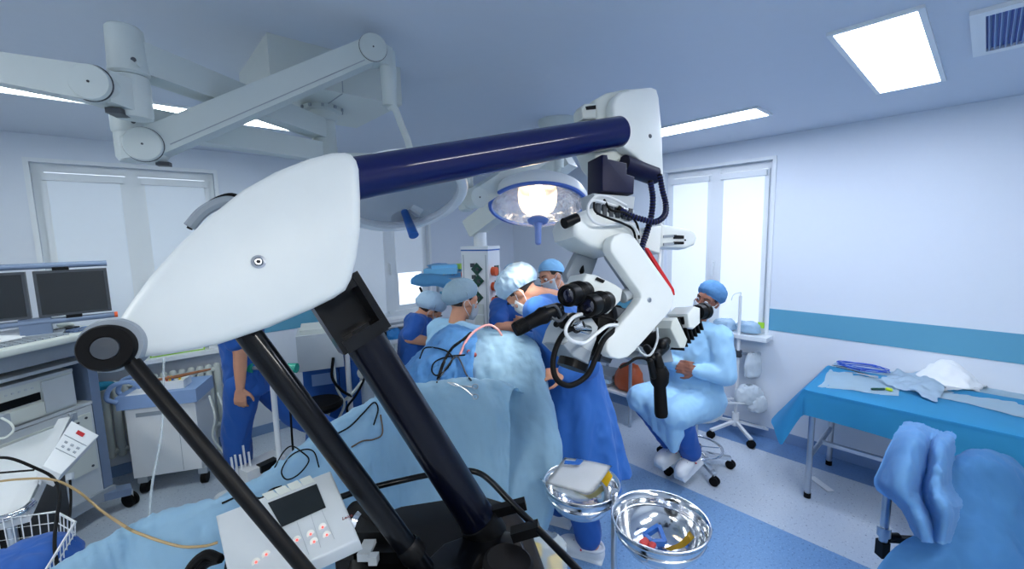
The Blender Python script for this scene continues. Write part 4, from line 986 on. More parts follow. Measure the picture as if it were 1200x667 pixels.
# ------------------------------------------------------------------ drip pole with green valves near the walking figure
ip = PZ(333, 598, 0); ix, iy = ip.x, ip.y
iv = thing('valve_pole', 'white upright pole with green valves next to the walking person', 'pole', (ix, iy, 0))
obj('base', B().lathe([(0,.03),(.14,.02),(.15,0),(0,0)], (ix,iy,0), Z3, 32), WPAINT, iv)
zv = PV((ix,iy), 314, 432).z
obj('mast', B().cyl((ix,iy,.02), (ix,iy,zv+.03), .018, n=20), WPAINT, iv)
b = B().cyl(V((ix,iy,zv)) - RGT*.16, V((ix,iy,zv)) + RGT*.16, .014, n=16)
obj('cross_bar', b, STEEL, iv)
for s_ in (-.15, .14): obj('valve_knob', B().cyl(V((ix,iy,zv)) + RGT*(s_-.03), V((ix,iy,zv)) + RGT*(s_+.03), .032, n=16, bev=.006), TEALP, iv)
obj('valve_body', B().box((ix,iy,zv), (.06,.06,.09), bev=.01), STEEL, iv)
obj('hose', B().tube([V((ix,iy,zv)) + RGT*.06, V((ix,iy,zv-.2)) + RGT*.10, V((ix,iy,.35)) + RGT*.10, V((ix,iy,.05)) + RGT*.16], .007), RUBBER, iv)
# probe holder box
pb0 = PZ(310, 590, 0)
zb0 = .0
ph = thing('probe_holder', 'small white box with upright white probes on the floor beyond the drape', 'probe holder', (pb0.x, pb0.y, 0))
obj('box', B().box((pb0.x,pb0.y,.16), (.26,.16,.32), rz(.3), .02), WPAINT, ph)
obj('dark_slot', B().box((pb0.x+.03,pb0.y-.06,.30), (.12,.06,.05), rz(.3), .004), BLACK, ph)
for k in range(5): obj('probe', B().beam((pb0.x-.16+.025*k,pb0.y-.03+.02*(k%2),.12), (pb0.x-.17+.025*k,pb0.y-.03+.02*(k%2),.42+.05*(k==3)), .016, .012, .003), WPAINT, ph)

# ------------------------------------------------------------------ blue anaesthesia unit and stool by the back wall
q = PZ(395, 500, 0); axx, ayy = 1.24, 3.8
an = thing('anaesthesia_machine', 'blue and grey anaesthesia machine seen between the two slanted tubes', 'anaesthesia machine', (axx, ayy, 0))
ra = math.atan2(-ayy, -axx) + PI/2; RA = rz(ra)
def AA(x, y, z): return V((axx, ayy, z)) + RA @ V((x, y, 0))
def ab(b, x0,x1,y0,y1,z0,z1,bev=.008): return b.box(AA((x0+x1)/2,(y0+y1)/2,(z0+z1)/2), (x1-x0,y1-y0,z1-z0), RA, bev)
obj('plinth', ab(B(), -.24,.26,-.2,.26,.1,.18,.02), BLUEP, an)
obj('column', ab(B(), .06,.2,-.1,.14,.18,.78,.012), BLUEP, an)
obj('back_frame', ab(B(), -.24,.26,.14,.24,.18,.92,.012), BLUEP, an)
obj('vaporiser_bay', ab(B(), -.20,.05,-.1,.14,.58,.76,.012), BLUEP, an)
obj('monitor_case', ab(B(), -.25,.1,-.18,.2,.76,1.06,.012), LGREY, an)
obj('case_top', ab(B(), -.22,.08,-.15,.18,1.06,1.1,.012), CREAM, an)
obj('case_lamp', B().cyl(AA(-.04,-.1,1.12), AA(.02,-.1,1.14), .035, n=20), CHROME, an)
obj('drawer_front', ab(B(), -.16,.02,-.105,-.09,.6,.7,.004), LBLUEP, an)
obj('white_mast', B().cyl(AA(.13,-.14,.1), AA(.13,-.14,1.1), .022, n=20), WPAINT, an)
obj('absorber', B().cyl(AA(.28,-.12,.36), AA(.28,-.12,.58), .055, n=24, bev=.008).cyl(AA(.28,-.12,.6), AA(.28,-.12,.64), .06, n=24), CLEAR, an)
obj('gauge', B().cyl(AA(.25,-.16,.68), AA(.25,-.19,.68), .05, n=24, bev=.004), CREAM, an)
obj('breathing_hose', B().tube([AA(.24,-.16,.6), AA(.12,-.22,.5), AA(-.05,-.2,.38), AA(-.02,-.24,.22), AA(.12,-.22,.16)], .014, 10).tube([AA(.02,-.2,.78), AA(.03,-.24,.6), AA(.08,-.23,.45), AA(.03,-.2,.32)], .01, 8), CREAM, an)
obj('black_hose', B().tube([AA(.02,-.19,.85), AA(.0,-.24,.7), AA(.06,-.24,.58), AA(.14,-.22,.5)], .012, 8).tube([AA(.22,-.16,.8), AA(.26,-.2,.66), AA(.18,-.2,.5), AA(.1,-.2,.4), AA(.12,-.2,.3)], .01, 8), RUBBER, an)
for x_, y_ in ((-.2,-.18),(.22,-.18),(-.2,.22),(.22,.22)): obj('caster', B().cyl(AA(x_-.02,y_,.05), AA(x_+.02,y_,.05), .05, n=20), RUBBER, an)
st = thing('round_stool', 'black round stool in front of the blue anaesthesia machine', 'stool', AA(-.14,-.42,0))
sc_ = AA(-.10,-.38,0)
obj('seat', B().lathe([(0,.56),(.15,.56),(.17,.54),(.17,.52),(.15,.5),(0,.5)], sc_, Z3, 36), RUBBER, st)
obj('post', B().cyl(sc_+Z3*.1, sc_+Z3*.5, .022, n=16), STEEL, st)
for k in range(5):
    a = 2*PI*k/5; e2 = sc_ + V((.2*math.cos(a), .2*math.sin(a), .06)); obj('leg', B().beam(sc_+Z3*.1, e2, .03, .025, .005), STEEL, st); obj('caster', B().cyl(e2+V((-.01,0,-.035)), e2+V((.01,0,-.035)), .025, n=14), RUBBER, st)
# laptop-like grey monitor, counter with items
ct = thing('side_counter', 'white two-level trolley counter below the middle window', 'counter', (2.0, 4.12, 0))
def yb(b, x0,x1,y0,y1,z0,z1,bev=.006): return b.box(((x0+x1)/2,(y0+y1)/2,(z0+z1)/2), (x1-x0,y1-y0,z1-z0), None, bev)
obj('top_shelf', yb(B(), 1.60,2.62,4.14,4.36,.895,.92), WPAINT, ct)
obj('lower_shelf', yb(B(), 1.60,2.62,3.98,4.36,.765,.79), WPAINT, ct)
obj('cabinet', yb(B(), 1.62,2.6,4.0,4.35,.1,.765), CREAM, ct)
for x_ in (1.94,2.27): obj('door_line', yb(B(), x_,x_+.004,3.996,4.0,.12,.75,0), GREY, ct, smooth=False)
for x_ in (1.615,2.605): obj('upright', yb(B(), x_-.012,x_+.012,4.15,4.35,.79,.895), WPAINT, ct)
for x_ in (1.68,2.54):
    for y_ in (4.05,4.3): obj('foot', B().cyl((x_,y_,0),(x_,y_,.1),.02,n=14), STEEL, ct)
tr2 = thing('document_tray', 'flat grey tray of papers on the counter top shelf', 'tray', (2.05,4.24,.92))
obj('base', yb(B(), 1.88,2.24,4.15,4.33,.92,.945,.008), GREY, tr2); obj('sheets', yb(B(), 1.90,2.22,4.16,4.32,.945,.975,.004), PAPER, tr2)
gm = thing('grey_monitor', 'grey monitor back standing at the end of the counter', 'monitor', (1.70,4.2,.92))
obj('housing', B().box((1.72,4.22,1.10), (.17,.05,.28), rz(.5), .01), GREY, gm); obj('stand', B().cyl((1.72,4.22,.92),(1.72,4.22,.98),.05,n=20), DGREY, gm)
rows = [[V((2.0+.10*math.cos(a)*r_, 4.1+.07*math.sin(a)*r_, .79+z_)) for a in [2*PI*k/16 for k in range(17)]] for r_, z_ in ((1,0),(1.05,.03),(.9,.07),(.6,.10),(.05,.11))]
tag(obj('blue_gloves', B().grid(wrinkle(bspl(rows,3,3), .02, 16, 4)), mat('nitrile_blue', (30,120,190), .5), angle=None), 'crumpled blue gloves on the lower counter shelf', 'gloves')
bo = thing('white_bottle', 'white bottle with blue cap on the lower counter shelf', 'bottle', (1.80,4.05,.79))
obj('body', B().lathe([(0,0),(.04,0),(.045,.01),(.045,.11),(.03,.13)], (1.80,4.05,.79), Z3, 24), WPAINT, bo); obj('cap', B().cyl((1.80,4.05,.92),(1.80,4.05,.95),.03,n=20), BLUEP, bo)
# ------------------------------------------------------------------ drapes over the patient
def net(rows): return [[P(*c) for c in r] for r in rows]
def drape(name, rows, m, label, amp, f, seed, nu=8, nv=7, st=(1,1,1), thick=.0025, smooth2=True):
    g = bspl(rows, nu, nv); g = wrinkle(g, amp, f, seed, st, .75); g = wrinkle(g, amp*.5, f*2.5, seed+9, st, .8); g = wrinkle(g, amp*.28, f*6, seed+4, (st[1]*.7, st[0]*.7, .8), .9)
    b = B().grid(g); bmesh.ops.solidify(b.bm, geom=b.bm.faces[:], thickness=thick)
    return tag(obj(name, b, m, angle=None), label, 'drape')
ridge = [(30,690,.86),(70,668,.87),(112,643,.89),(170,612,.91),(250,588,.94),(325,548,.98),(400,492,1.05),(465,458,1.11),(530,447,1.145),(580,449,1.14),(603,458,1.115)]
RP = [PZ(*r) for r in ridge]
nr = []
for i in range(len(RP)):
    t_ = RP[min(i+1,len(RP)-1)] - RP[max(i-1,0)]; t_.z = 0; t_.normalize(); n_ = V((t_.y, -t_.x, 0)); nr.append(n_)
rows = []
for off, dz in ((-.36,-.42),(-.26,-.24),(-.12,-.08),(0,0),(.05,-.03),(.085,-.12),(.11,-.28),(.13,-.48),(.15,-.72)):
    rows.append([RP[i] + nr[i]*(off + (.03*math.sin(i*2.3) if dz < -.1 and off > 0 else 0)) + Z3*dz for i in range(len(RP))])
S1 = drape('patient_sheet', rows, DRAPEL, 'long pale blue sheet covering the patient behind the slanted tubes', .014, 4, 2.2, 18, 12, (2.2,.4,.4))
S2 = drape('surgical_drape', net([
 [(530,430,2.78),(556,420,2.8),(585,420,2.78),(622,440,2.66),(612,440,2.8)],
 [(536,398,2.66),(556,390,2.64),(580,389,2.6),(618,399,2.47),(612,403,2.62)],
 [(534,412,2.42),(558,402,2.42),(590,399,2.38),(628,408,2.28),(620,412,2.45)],
 [(530,440,2.3),(560,430,2.28),(600,428,2.23),(637,438,2.16),(628,445,2.36)],
 [(528,470,2.22),(562,468,2.2),(605,468,2.12),(648,485,2.08),(638,490,2.3)],
 [(528,520,2.14),(566,520,2.1),(614,518,2.04),(657,531,2.0),(646,535,2.25)],
 [(520,580,2.08),(570,580,2.03),(612,575,1.98),(652,570,1.97),(642,575,2.2)],
 [(540,650,2.05),(580,655,2.0),(610,650,1.95),(634,640,1.94),(628,640,2.15)]]), DRAPEL, 'pale cyan drape falling in folds at the surgeon\'s side of the table', .012, 3.4, 6.1, 16, 14, (1.9,1.9,.2))
S3 = drape('surgical_drape', net([
 [(470,452,2.85),(494,420,2.86),(524,396,2.84),(550,392,2.76)],
 [(470,440,2.62),(499,408,2.62),(528,384,2.6),(556,392,2.55)],
 [(472,444,2.42),(500,424,2.40),(530,406,2.40),(560,402,2.36)],
 [(474,458,2.34),(503,446,2.30),(532,434,2.27),(556,424,2.25)],
 [(478,480,2.28),(508,466,2.24),(536,458,2.2),(556,452,2.18)],
 [(484,520,2.22),(512,500,2.16),(538,490,2.14),(558,480,2.14)]]), DRAPEB, 'deeper blue crumpled drape under the bundle of cables beside the gowned nurse', .02, 5, 3.3, 14, 12, (1.5,1.5,.5))
# cords and instruments lying on the drapes
from mathutils.bvhtree import BVHTree
def bvh(o):
    M = wmat(o); me = o.data
    return BVHTree.FromPolygons([M @ v.co for v in me.vertices], [list(p.vertices) for p in me.polygons])
TREES = [bvh(o) for o in (S1, S2, S3)]
def lie(px, py, d, up=.006):
    """the point of the drapes seen at this spot, lifted a little; d if there is none"""
    r = ray(px, py); best = None
    for t_ in TREES:
        h = t_.ray_cast(CAM, r.normalized())
        if h[0] is not None and (best is None or h[3] < best[1]): best = (h[0] - r.normalized()*up, h[3])
    return best[0] if best else P(px, py, d)
def on(lst, d):
    return [lie(q.x, q.y, d) for q in catmull([V((l[0], l[1], 0)) for l in lst], 5)]
def tcab(name, pts, r, m, label, cat='cable'): return tag(obj(name, B().tube(pts, r, 8, 7), m), label, cat)
tcab('black_cable', on([(513,445,0),(520,425),(530,408),(543,398),(552,390,.05)], 2.28), .008, RUBBER, 'thick dark cable bundle rising over the deeper blue drape')
tcab('black_cable', on([(492,420),(498,408),(512,408),(524,412),(530,420),(524,432),(512,440),(506,434),(510,424),(525,418),(545,416)], 2.30), .004, RUBBER, 'thin black looped cord on the deeper blue drape')
tcab('grey_cable', on([(512,448),(524,430),(534,418),(540,424),(546,438),(552,446)], 2.24), .0045, DGREY, 'dark grey lead curving down the deeper blue drape')
tcab('pink_tube', [P(*q) for q in ((538,418,2.3),(547,399,2.36),(558,387,2.4),(572,381,2.42),(583,386,2.42),(590,397,2.42))], .007, mat('pink_tubing',(206,150,150),.3), 'arched pink tube standing above the drape near the nurse', 'tube')
tag(obj('red_clip', B().cap(P(549,412,2.3), P(556,416,2.3), .01, .013), mat('brown_red',(150,60,50),.5)), 'small red-brown clip on the edge of the deeper blue drape', 'clip')
tcab('tan_cable', [P(-20,567,1.7), P(20,562,1.7), P(60,562,1.72), P(90,575,1.74), P(118,598,1.72)] + [lie(x, y, 1.4, .008) for x, y in ((140,613),(155,622),(170,628),(190,635),(215,641),(240,640),(255,636))], .0045, mat('tan_rubber',(176,150,105),.5), 'long tan cable crossing from the trolley to the pale sheet')
def forceps(a, b_, c_, dd, label):
    t = thing('surgical_forceps', label, 'forceps', P(*a, dd))
    for s_ in (-1, 1):
        bl_ = obj('blade', B().tube([lie(a[0], a[1], dd), lie((a[0]+b_[0])/2, (a[1]+b_[1])/2 - s_*1.2, dd), lie(b_[0], b_[1]+s_*1.5, dd), lie(c_[0], c_[1]+s_*5, dd)], [.002,.003,.0035,.003], 8), STEEL, t)
        q = lie(c_[0]+3, c_[1]+s_*6, dd, .012); ringp = [q + RGT*(.013*math.cos(k*PI/6)) + UPC*(.011*math.sin(k*PI/6)) for k in range(12)]
        obj('finger_ring', B().tube(ringp, .0022, 6, 2, True), STEEL, t)
forceps((524,448),(544,454),(554,459), 2.10, 'steel ring-handled forceps lying on the pale sheet')
tcab('black_cable', on([(322,548,.12),(332,530,.05),(342,523),(354,530),(362,540),(350,556,-.07),(336,562,-.1),(330,552,-.02),(340,535),(356,527),(368,530),(374,548,-.05)], 1.68), .0026, RUBBER, 'thin black cord coiled on the pale sheet left of the wide black tube')
tcab('black_cable', on([(260,590,.0),(285,580,.0),(305,584,.02),(318,574,.05),(330,570,.08)], 1.42), .0035, RUBBER, 'loose black wire along the ridge of the pale sheet')
tcab('black_cable', on([(392,510,0),(410,500,.06),(425,485,.2),(438,472,.3),(443,480,.3),(438,498,.2)], 1.78), .0035, RUBBER, 'thin dark wire on the sheet between the two slanted tubes')
tcab('brown_cable', on([(412,524,0),(425,517,.04),(438,515,.06),(448,508,.1),(446,486,.28)], 1.72), .0035, mat('brown_rubber',(100,80,60),.5), 'thin brown wire on the sheet between the two slanted tubes')

# ------------------------------------------------------------------ bowl stand
Lc = P(681,566,1.84); Rc = P(773,609,1.6); pz = P(720,577,1.72)
bs = thing('bowl_stand', 'steel double-ring stand carrying the two metal bowls', 'bowl stand', (pz.x, pz.y, 0))
obj('pole', B().cyl((pz.x,pz.y,.08), (pz.x,pz.y,pz.z), .013, n=24, bev=.002), STEEL, bs)
obj('pole_cap', B().cyl((pz.x,pz.y,pz.z-.006), (pz.x,pz.y,pz.z+.008), .0165, n=24, bev=.003), CHROME, bs)
def bowl(c, r, dep, label):
    pr = [(r*.42,-dep),(r*.55,-dep),(r*.72,-dep*.86),(r*.88,-dep*.55),(r*.97,-dep*.2),(r,0),(r*1.04,.002),(r*1.045,.006),(r*1.03,.008),(r*.99,.006),(r*.955,-dep*.2),(r*.865,-dep*.54),(r*.70,-dep*.84),(r*.5,-dep*.97),(0,-dep*.97)]
    return tag(obj('steel_bowl', B().lathe([(0,-dep)] + pr, c, Z3, 64), CHROME, angle=1.2), label, 'bowl')
rL, rR = .158, .172
bowl(Lc, rL, .12, 'polished steel bowl holding the white paper packet')
bowl(Rc, rR, .125, 'polished steel bowl holding yellow and blue packets, open side up')
for c_, r_ in ((Lc, rL), (Rc, rR)):
    ring = [c_ + V(((r_*.93)*math.cos(k*PI/12), (r_*.93)*math.sin(k*PI/12), -.045)) for k in range(24)]
    obj('ring_holder', B().tube(ring, .006, 10, 2, True), CHROME, bs)
    d_ = V((pz.x-c_.x, pz.y-c_.y, 0)).normalized()
    obj('ring_arm', B().tube([c_ + d_*(r_*.93) - Z3*.045, V((pz.x,pz.y,c_.z-.05))], .007, 10, 0), CHROME, bs)
for k in range(4):
    a = k*PI/2+.5; e2 = V((pz.x,pz.y,.06)) + V((.24*math.cos(a), .24*math.sin(a), 0))
    obj('leg', B().tube([(pz.x,pz.y,.09), e2], .012, 12, 0), STEEL, bs); obj('caster', B().cyl(e2+V((-.01,0,-.03)), e2+V((.01,0,-.03)), .03, n=16), RUBBER, bs)
def sheet(name, rows, m, th=.003, **k):
    b = B().grid(bspl(rows, 5, 5)); bmesh.ops.solidify(b.bm, geom=b.bm.faces[:], thickness=th); return obj(name, b, m, angle=None, **k)
zL = Lc.z
pk = sheet('paper_packet', [[PZ(662,536,zL+.035), PZ(690,540,zL+.04), PZ(717,546,zL+.035)], [PZ(648,554,zL+.03), PZ(680,556,zL+.05), PZ(706,562,zL+.045)], [PZ(639,566,zL+.02), PZ(664,573,zL+.035), PZ(692,579,zL+.03)]], PAPER, .012)
tag(pk, 'white paper packet with cut-out top lying across the left steel bowl', 'packet')
obj('blue_label', B().prism([PZ(662,540,zL+.052), PZ(674,541,zL+.056), PZ(676,538,zL+.056), PZ(684,540,zL+.056), PZ(679,545,zL+.056), PZ(661,544,zL+.052)], V((0,0,.002))), BLUEP, pk, smooth=False)
tag(sheet('plastic_wrapper', [[PZ(632,561,zL+.012), PZ(650,566,zL+.02), PZ(668,572,zL+.02)], [PZ(645,572,zL+.006), PZ(664,580,zL+.015), PZ(690,584,zL+.012)], [PZ(660,580,zL-.01), PZ(676,588,zL-.01), PZ(694,588,zL-.01)]], CLEAR, .002), 'crinkled clear wrapper under the white paper packet', 'wrapper')
tag(sheet('yellow_packet', [[PZ(703,562,zL-.01), PZ(712,550,zL+.03)], [PZ(711,571,zL-.01), PZ(718,558,zL+.025)]], YELLOW, .006), 'yellow card packet at the right edge of the bowl with paper', 'packet')
tag(sheet('pale_packet', [[PZ(672,575,zL-.01), PZ(690,580,zL-.01), PZ(706,568,zL-.01)], [PZ(680,585,zL-.03), PZ(695,584,zL-.03), PZ(708,575,zL-.03)]], mat('pale_yellow', (226,222,170), .6), .005), 'pale yellow packet inside the left bowl below the paper', 'packet')
zR = Rc.z
tag(sheet('yellow_packet', [[PZ(808,622,zR-.06), PZ(814,630,zR-.045)], [PZ(796,636,zR-.085), PZ(802,641,zR-.075)], [PZ(776,643,zR-.10), PZ(786,646,zR-.09)]], YELLOW, .005), 'folded yellow strip lying in the right-hand bowl', 'packet')
bb = B(); q = [PZ(755,628,zR-.1), PZ(772,617,zR-.08), PZ(779,636,zR-.1), PZ(764,636,zR-.1)]
for i in range(4): bb.beam(q[i], q[(i+1)%4], .016, .02, .003)
tag(obj('blue_packet', bb, BLUEP), 'blue folded packet frame in the right-hand bowl', 'packet')
tag(obj('red_scrap', B().ell(PZ(756,635,zR-.1), (.03,.018,.01)).ell(PZ(764,639,zR-.1), (.02,.014,.01)), mat('red_scrap_plastic',(180,50,50),.5,bump=.6)), 'small red scrap beside the blue packet in the bowl', 'scrap')
# clear bag of yellow packets behind the handrail
yb_ = P(641,655,1.34)
cb_ = thing('clear_bag', 'clear plastic bag of yellow packets hanging behind the black handrail', 'bag', P(640,690,1.34))
rows = [[yb_ + RGT*(.062*r_*math.cos(a)) + UPC*h_ + FWD*(.045*r_*math.sin(a)) for a in [2*PI*k/16 for k in range(17)]] for r_, h_ in ((.5,.075),(.9,.05),(1,0),(1,-.06),(.8,-.12),(.05,-.13))]
obj('film', B().grid(wrinkle(bspl(rows,2,3), .008, 20, 1)), CLEAR, cb_, angle=None)
obj('tie', B().tube([yb_ + UPC*.07, yb_ + UPC*.10 - FWD*.02 - RGT*.01, P(624,619,1.24)], .003, 8), CLEAR, cb_)
for (x_, y_, r_) in ((628,648,.4),(650,660,-.3),(642,678,.2)): obj('packet', B().box(P(x_,y_,1.34), (.042,.025,.038), rz(r_), .003), YELLOW, cb_)

# ------------------------------------------------------------------ instrument table by the right wall
TZ = .775
it = thing('instrument_table', 'long steel-legged instrument table along the right wall', 'table', (3.62,-.3,0))
y1, y0 = .70, -1.6
for y_ in (y1, y0):
    for x_ in (3.33, 3.93):
        obj('leg', B().cyl((x_,y_,.03), (x_,y_,TZ-.03), .018, n=20), STEEL, it); obj('leg_foot', B().cyl((x_,y_,0), (x_,y_,.035), .021, n=20), RUBBER, it)
    obj('end_rail', B().cyl((3.33,y_,.30), (3.93,y_,.30), .015, n=16), STEEL, it)
obj('side_rail', B().beam((3.62,y1,.30), (3.62,y0,.30), .03, .025, .004), STEEL, it)
obj('table_top', B().box((3.63,(y0+y1)/2,TZ-.02), (.66,y1-y0+.05,.04), bev=.008), STEEL, it)
zt2 = TZ + .004; X0, X1 = 3.285, 3.97
R0 = [PX(917,521,3.24), PX(913,519,3.26), PX(907,502,3.33), PX(905,491,3.45), PX(925,472,3.7), PX(950,455,3.95), PX(955,452,3.98)]
yy_ = [1.06,.96,.83,.745,.70,.45,.1,-.3,-.8,-1.3,-1.63]
rows = []
for i, y in enumerate(yy_):
    if i == 0: r = [(3.27,y,.56),(3.29,y-.02,.575),(3.4,y-.06,.56),(3.6,y-.13,.56),(3.8,y-.18,.56),(3.97,y-.2,.56),(3.99,y-.22,.55)]
    elif i == 1: r = [(3.26,y-.02,.55),(3.285,y-.02,.63),(3.4,y-.06,.63),(3.6,y-.10,.63),(3.8,y-.12,.63),(3.97,y-.13,.62),(3.99,y-.13,.56)]
    elif i == 2: r = [(3.265,y-.03,.54),(3.285,y-.01,.70),(3.4,y-.03,.71),(3.6,y-.04,.71),(3.8,y-.05,.71),(3.97,y-.05,.70),(3.99,y-.05,.58)]
    else:
        hem = .595 + .012*math.sin(i*1.9)
        r = [(X0-.015+.008*math.sin(i*2.7),y,hem),(X0-.012,y,zt2-.03),(X0+.02,y,zt2),(3.6,y,zt2),(3.8,y,zt2),(X1-.02,y,zt2),(X1+.015,y,hem)]
    rows.append([V(p) for p in r])
for j in range(7):
    rows[0][j] = R0[j].copy(); e_ = rows[3][j]
    rows[1][j] = R0[j]*.62 + e_*.38 + Z3*.01; rows[2][j] = R0[j]*.2 + e_*.8 + Z3*.012
g = []
for r in rows: g.append(r)
gg = bspl(g, 5, 5); gg = wrinkle(gg, .0035, 6, 1)
b = B().grid(gg); bmesh.ops.solidify(b.bm, geom=b.bm.faces[:], thickness=.003)
tag(obj('table_drape', b, DRAPET, angle=.9), 'bright turquoise cloth covering the instrument table and hanging over its edges', 'drape')
def flat(name, poly, z, m, label, cat, amp, seed, n=22, lift=.0):
    """crumpled sheet through a quad of (x, y)"""
    (a, b_, c_, d_) = [V((p[0], p[1], 0)) for p in poly]
    rows = []
    for i in range(n):
        r = []
        for j in range(n):
            u, v = j/(n-1), i/(n-1); p = (a*(1-u)+b_*u)*(1-v) + (d_*(1-u)+c_*u)*v
            p += V((noise.noise(V((u*3, v*3, seed)))*.03, noise.noise(V((u*3, v*3, seed+5)))*.03, 0))
            h = abs(noise.noise(p*9 + V((seed,0,0))))*amp + abs(noise.noise(p*21 + V((0,seed,0))))*amp*.45
            edge = min(u, 1-u, v, 1-v)
            r.append(V((p.x, p.y, z + h + lift*max(0, math.sin(PI*u)*math.sin(PI*v)))))
        rows.append(r)
    b = B().grid(rows); bmesh.ops.solidify(b.bm, geom=b.bm.faces[:], thickness=-.0015)
    return tag(obj(name, b, m, angle=None), label, cat)
def xyz(px, py): p = PZ(px, py, TZ+.01); return (p.x, p.y)
flat('pale_sheet', [xyz(957,453), xyz(1052,464), xyz(1062,428), xyz(985,419)], TZ+.006, SHEETW, 'pale blue sheet at the near end of the turquoise table under the blue cable coil', 'sheet', .012, 1.3)
flat('pale_sheet', [xyz(1066,458), xyz(1230,496), xyz(1235,436), xyz(1120,424)], TZ+.006, SHEETW, 'pale blue sheet spread beneath the white tissue on the turquoise table', 'sheet', .014, 4.3)
flat('crumpled_sheet', [xyz(1032,450), xyz(1100,474), xyz(1112,452), xyz(1052,436)], TZ+.012, mat('pale_crumpled',(205,228,245),.85,bump=.4,bscale=12), 'crumpled off-white wrap between the cable coil and the white tissue', 'sheet', .05, 8.1, lift=.02)
tcen = PZ(1112,448,TZ+.02)
rows = [[tcen + V((r_*math.cos(a)*.85, r_*math.sin(a)*1.1, z_)) + V((-.0,.02,0))*(z_*3) for a in [2*PI*k/20 for k in range(21)]] for r_, z_ in ((.15,0),(.135,.03),(.11,.075),(.07,.12),(.035,.15),(.003,.16))]
b = B().grid(wrinkle(bspl(rows,3,5), .024, 9, 5)); tag(obj('white_tissue', b, FOAM, angle=None), 'peaked white crumpled tissue on the turquoise table', 'tissue')
flat('white_tissue', [xyz(1088,458), xyz(1150,462), xyz(1160,450), xyz(1105,440)], TZ+.022, FOAM, 'flat white tissue spread at the foot of the peaked one', 'tissue', .02, 6.6)
cz = PZ(1010,431,TZ+.03); k_ = []
random.seed(5)
for i in range(46): a = i*.62; rr = .085+.03*random.random(); k_.append(cz + V((rr*math.cos(a)*.7 + .03*math.sin(i*.21), rr*math.sin(a)*1.5, .012*random.random())))
tcab('blue_cable_coil', k_, .0032, mat('blue_cable_pvc',(40,90,200),.4), 'loose coil of thin blue cable on the near end of the turquoise table')
for i, (x0, y0_, x1_, y1_, l) in enumerate(((980,430,1018,440,'dark'),(975,428,1008,434,'long'),(990,436,1022,441,'steel'))):
    a_ = PZ(x0,y0_,TZ+.025); b2 = PZ(x1_,y1_,TZ+.025); t = thing('surgical_instrument', 'slim %s instrument with ring handles beside the blue cable coil' % l, 'instrument', a_)
    obj('shaft', B().tube([a_, (a_+b2)/2 + Z3*.004, b2], [.002,.004,.006], 8), DGREY if i != 2 else STEEL, t)
    dq = (b2-a_).normalized(); sd = V((-dq.y,dq.x,0))
    for s_ in (-1,1): obj('finger_ring', B().tube([b2 + dq*.02 + sd*(s_*.012) + dq*(.012*math.cos(k*PI/6)) + sd*(.010*math.sin(k*PI/6)) for k in range(12)], .002, 6, 2, True), STEEL, t)
t = thing('green_connector', 'small green connector with yellow cap at the front of the table', 'connector', PZ(1032,455,TZ+.012))
obj('body', B().cap(PZ(1022,456,TZ+.02), PZ(1036,456,TZ+.02), .007), GREENP, t); obj('cap', B().cap(PZ(1040,456,TZ+.02), PZ(1044,457,TZ+.02), .011), mat('lime_cap',(190,215,40),.4), t)
tag(obj('paper_scrap', B().box(PZ(962,567,.004), (.18,.05,.004), rz(.9), .001), PAPER), 'white strip of paper on the floor under the turquoise table', 'paper')

# ------------------------------------------------------------------ draped chair in the right corner of the picture
cc = P(1130,620,1.85); ch = thing('draped_chair', 'operating chair with steel armrest posts hidden under blue covers, lower right', 'chair', (cc.x, cc.y, 0))
CR = rz(math.atan2(RGT.y, RGT.x))
fx = V((RGT.x,RGT.y,0)).normalized(); fy = V((-fx.y, fx.x, 0))
def CH(x, y, z): return V((cc.x,cc.y,z)) + fx*x + fy*y
sb = P(1155,560,1.86)
arm0 = P(1040,575,1.92); 
obj('arm_post', B().cyl((arm0.x,arm0.y,.40), (arm0.x,arm0.y,.78), .017, n=20), STEEL, ch)
obj('post_collar', B().cyl((arm0.x,arm0.y,PV(arm0,1036,628).z), (arm0.x,arm0.y,PV(arm0,1036,617).z), .026, n=20, bev=.003), STEEL, ch)
obj('post_foot', B().box((arm0.x,arm0.y,PV(arm0,1032,642).z), (.035,.04,.075), CR, .008), BLACK, ch)
obj('adjust_knob', B().cyl(V((arm0.x,arm0.y,PV(arm0,1036,630).z)) + fx*.02, V((arm0.x,arm0.y,PV(arm0,1036,630).z)) + fx*.07, .018, n=16, bev=.003), BLACK, ch)
ax0 = P(1075,520,1.75); zarm = ax0.z
obj('armrest', B().beam(V((arm0.x,arm0.y,zarm-.10)) - fy*.02 + fx*.05, V((ax0.x,ax0.y,zarm-.10)) - fy*.01 + fx*.03, .07, .04, .012), BLACK, ch)
obj('seat', B().box(CH(.12,.02,.45), (.32,.34,.09), CR, .03), BLACK, ch)
obj('backrest', B().box(V((sb.x,sb.y,sb.z-.18)) + fx*.02, (.34,.06,.42), CR, .028), BLACK, ch)
obj('back_stem', B().cyl(V((sb.x,sb.y,.45)), V((sb.x,sb.y,sb.z-.2)), .025, n=16), STEEL, ch)
obj('gas_column', B().cyl(CH(.12,0,.08), CH(.12,0,.42), .03, n=20), STEEL, ch)
for k in range(5):
    a = 2*PI*k/5+.3; e2 = CH(.12,0,.07) + V((.27*math.cos(a), .27*math.sin(a), 0))
    obj('leg', B().beam(CH(.12,0,.085), e2, .04, .03, .006), STEEL, ch); obj('caster', B().cyl(e2+V((-.015,0,-.035)), e2+V((.015,0,-.035)), .035, n=16), RUBBER, ch)
obj('lower_arm_link', B().beam(V((arm0.x,arm0.y,.43)), CH(.04,.05,.43), .025, .025, .005), BLACK, ch)
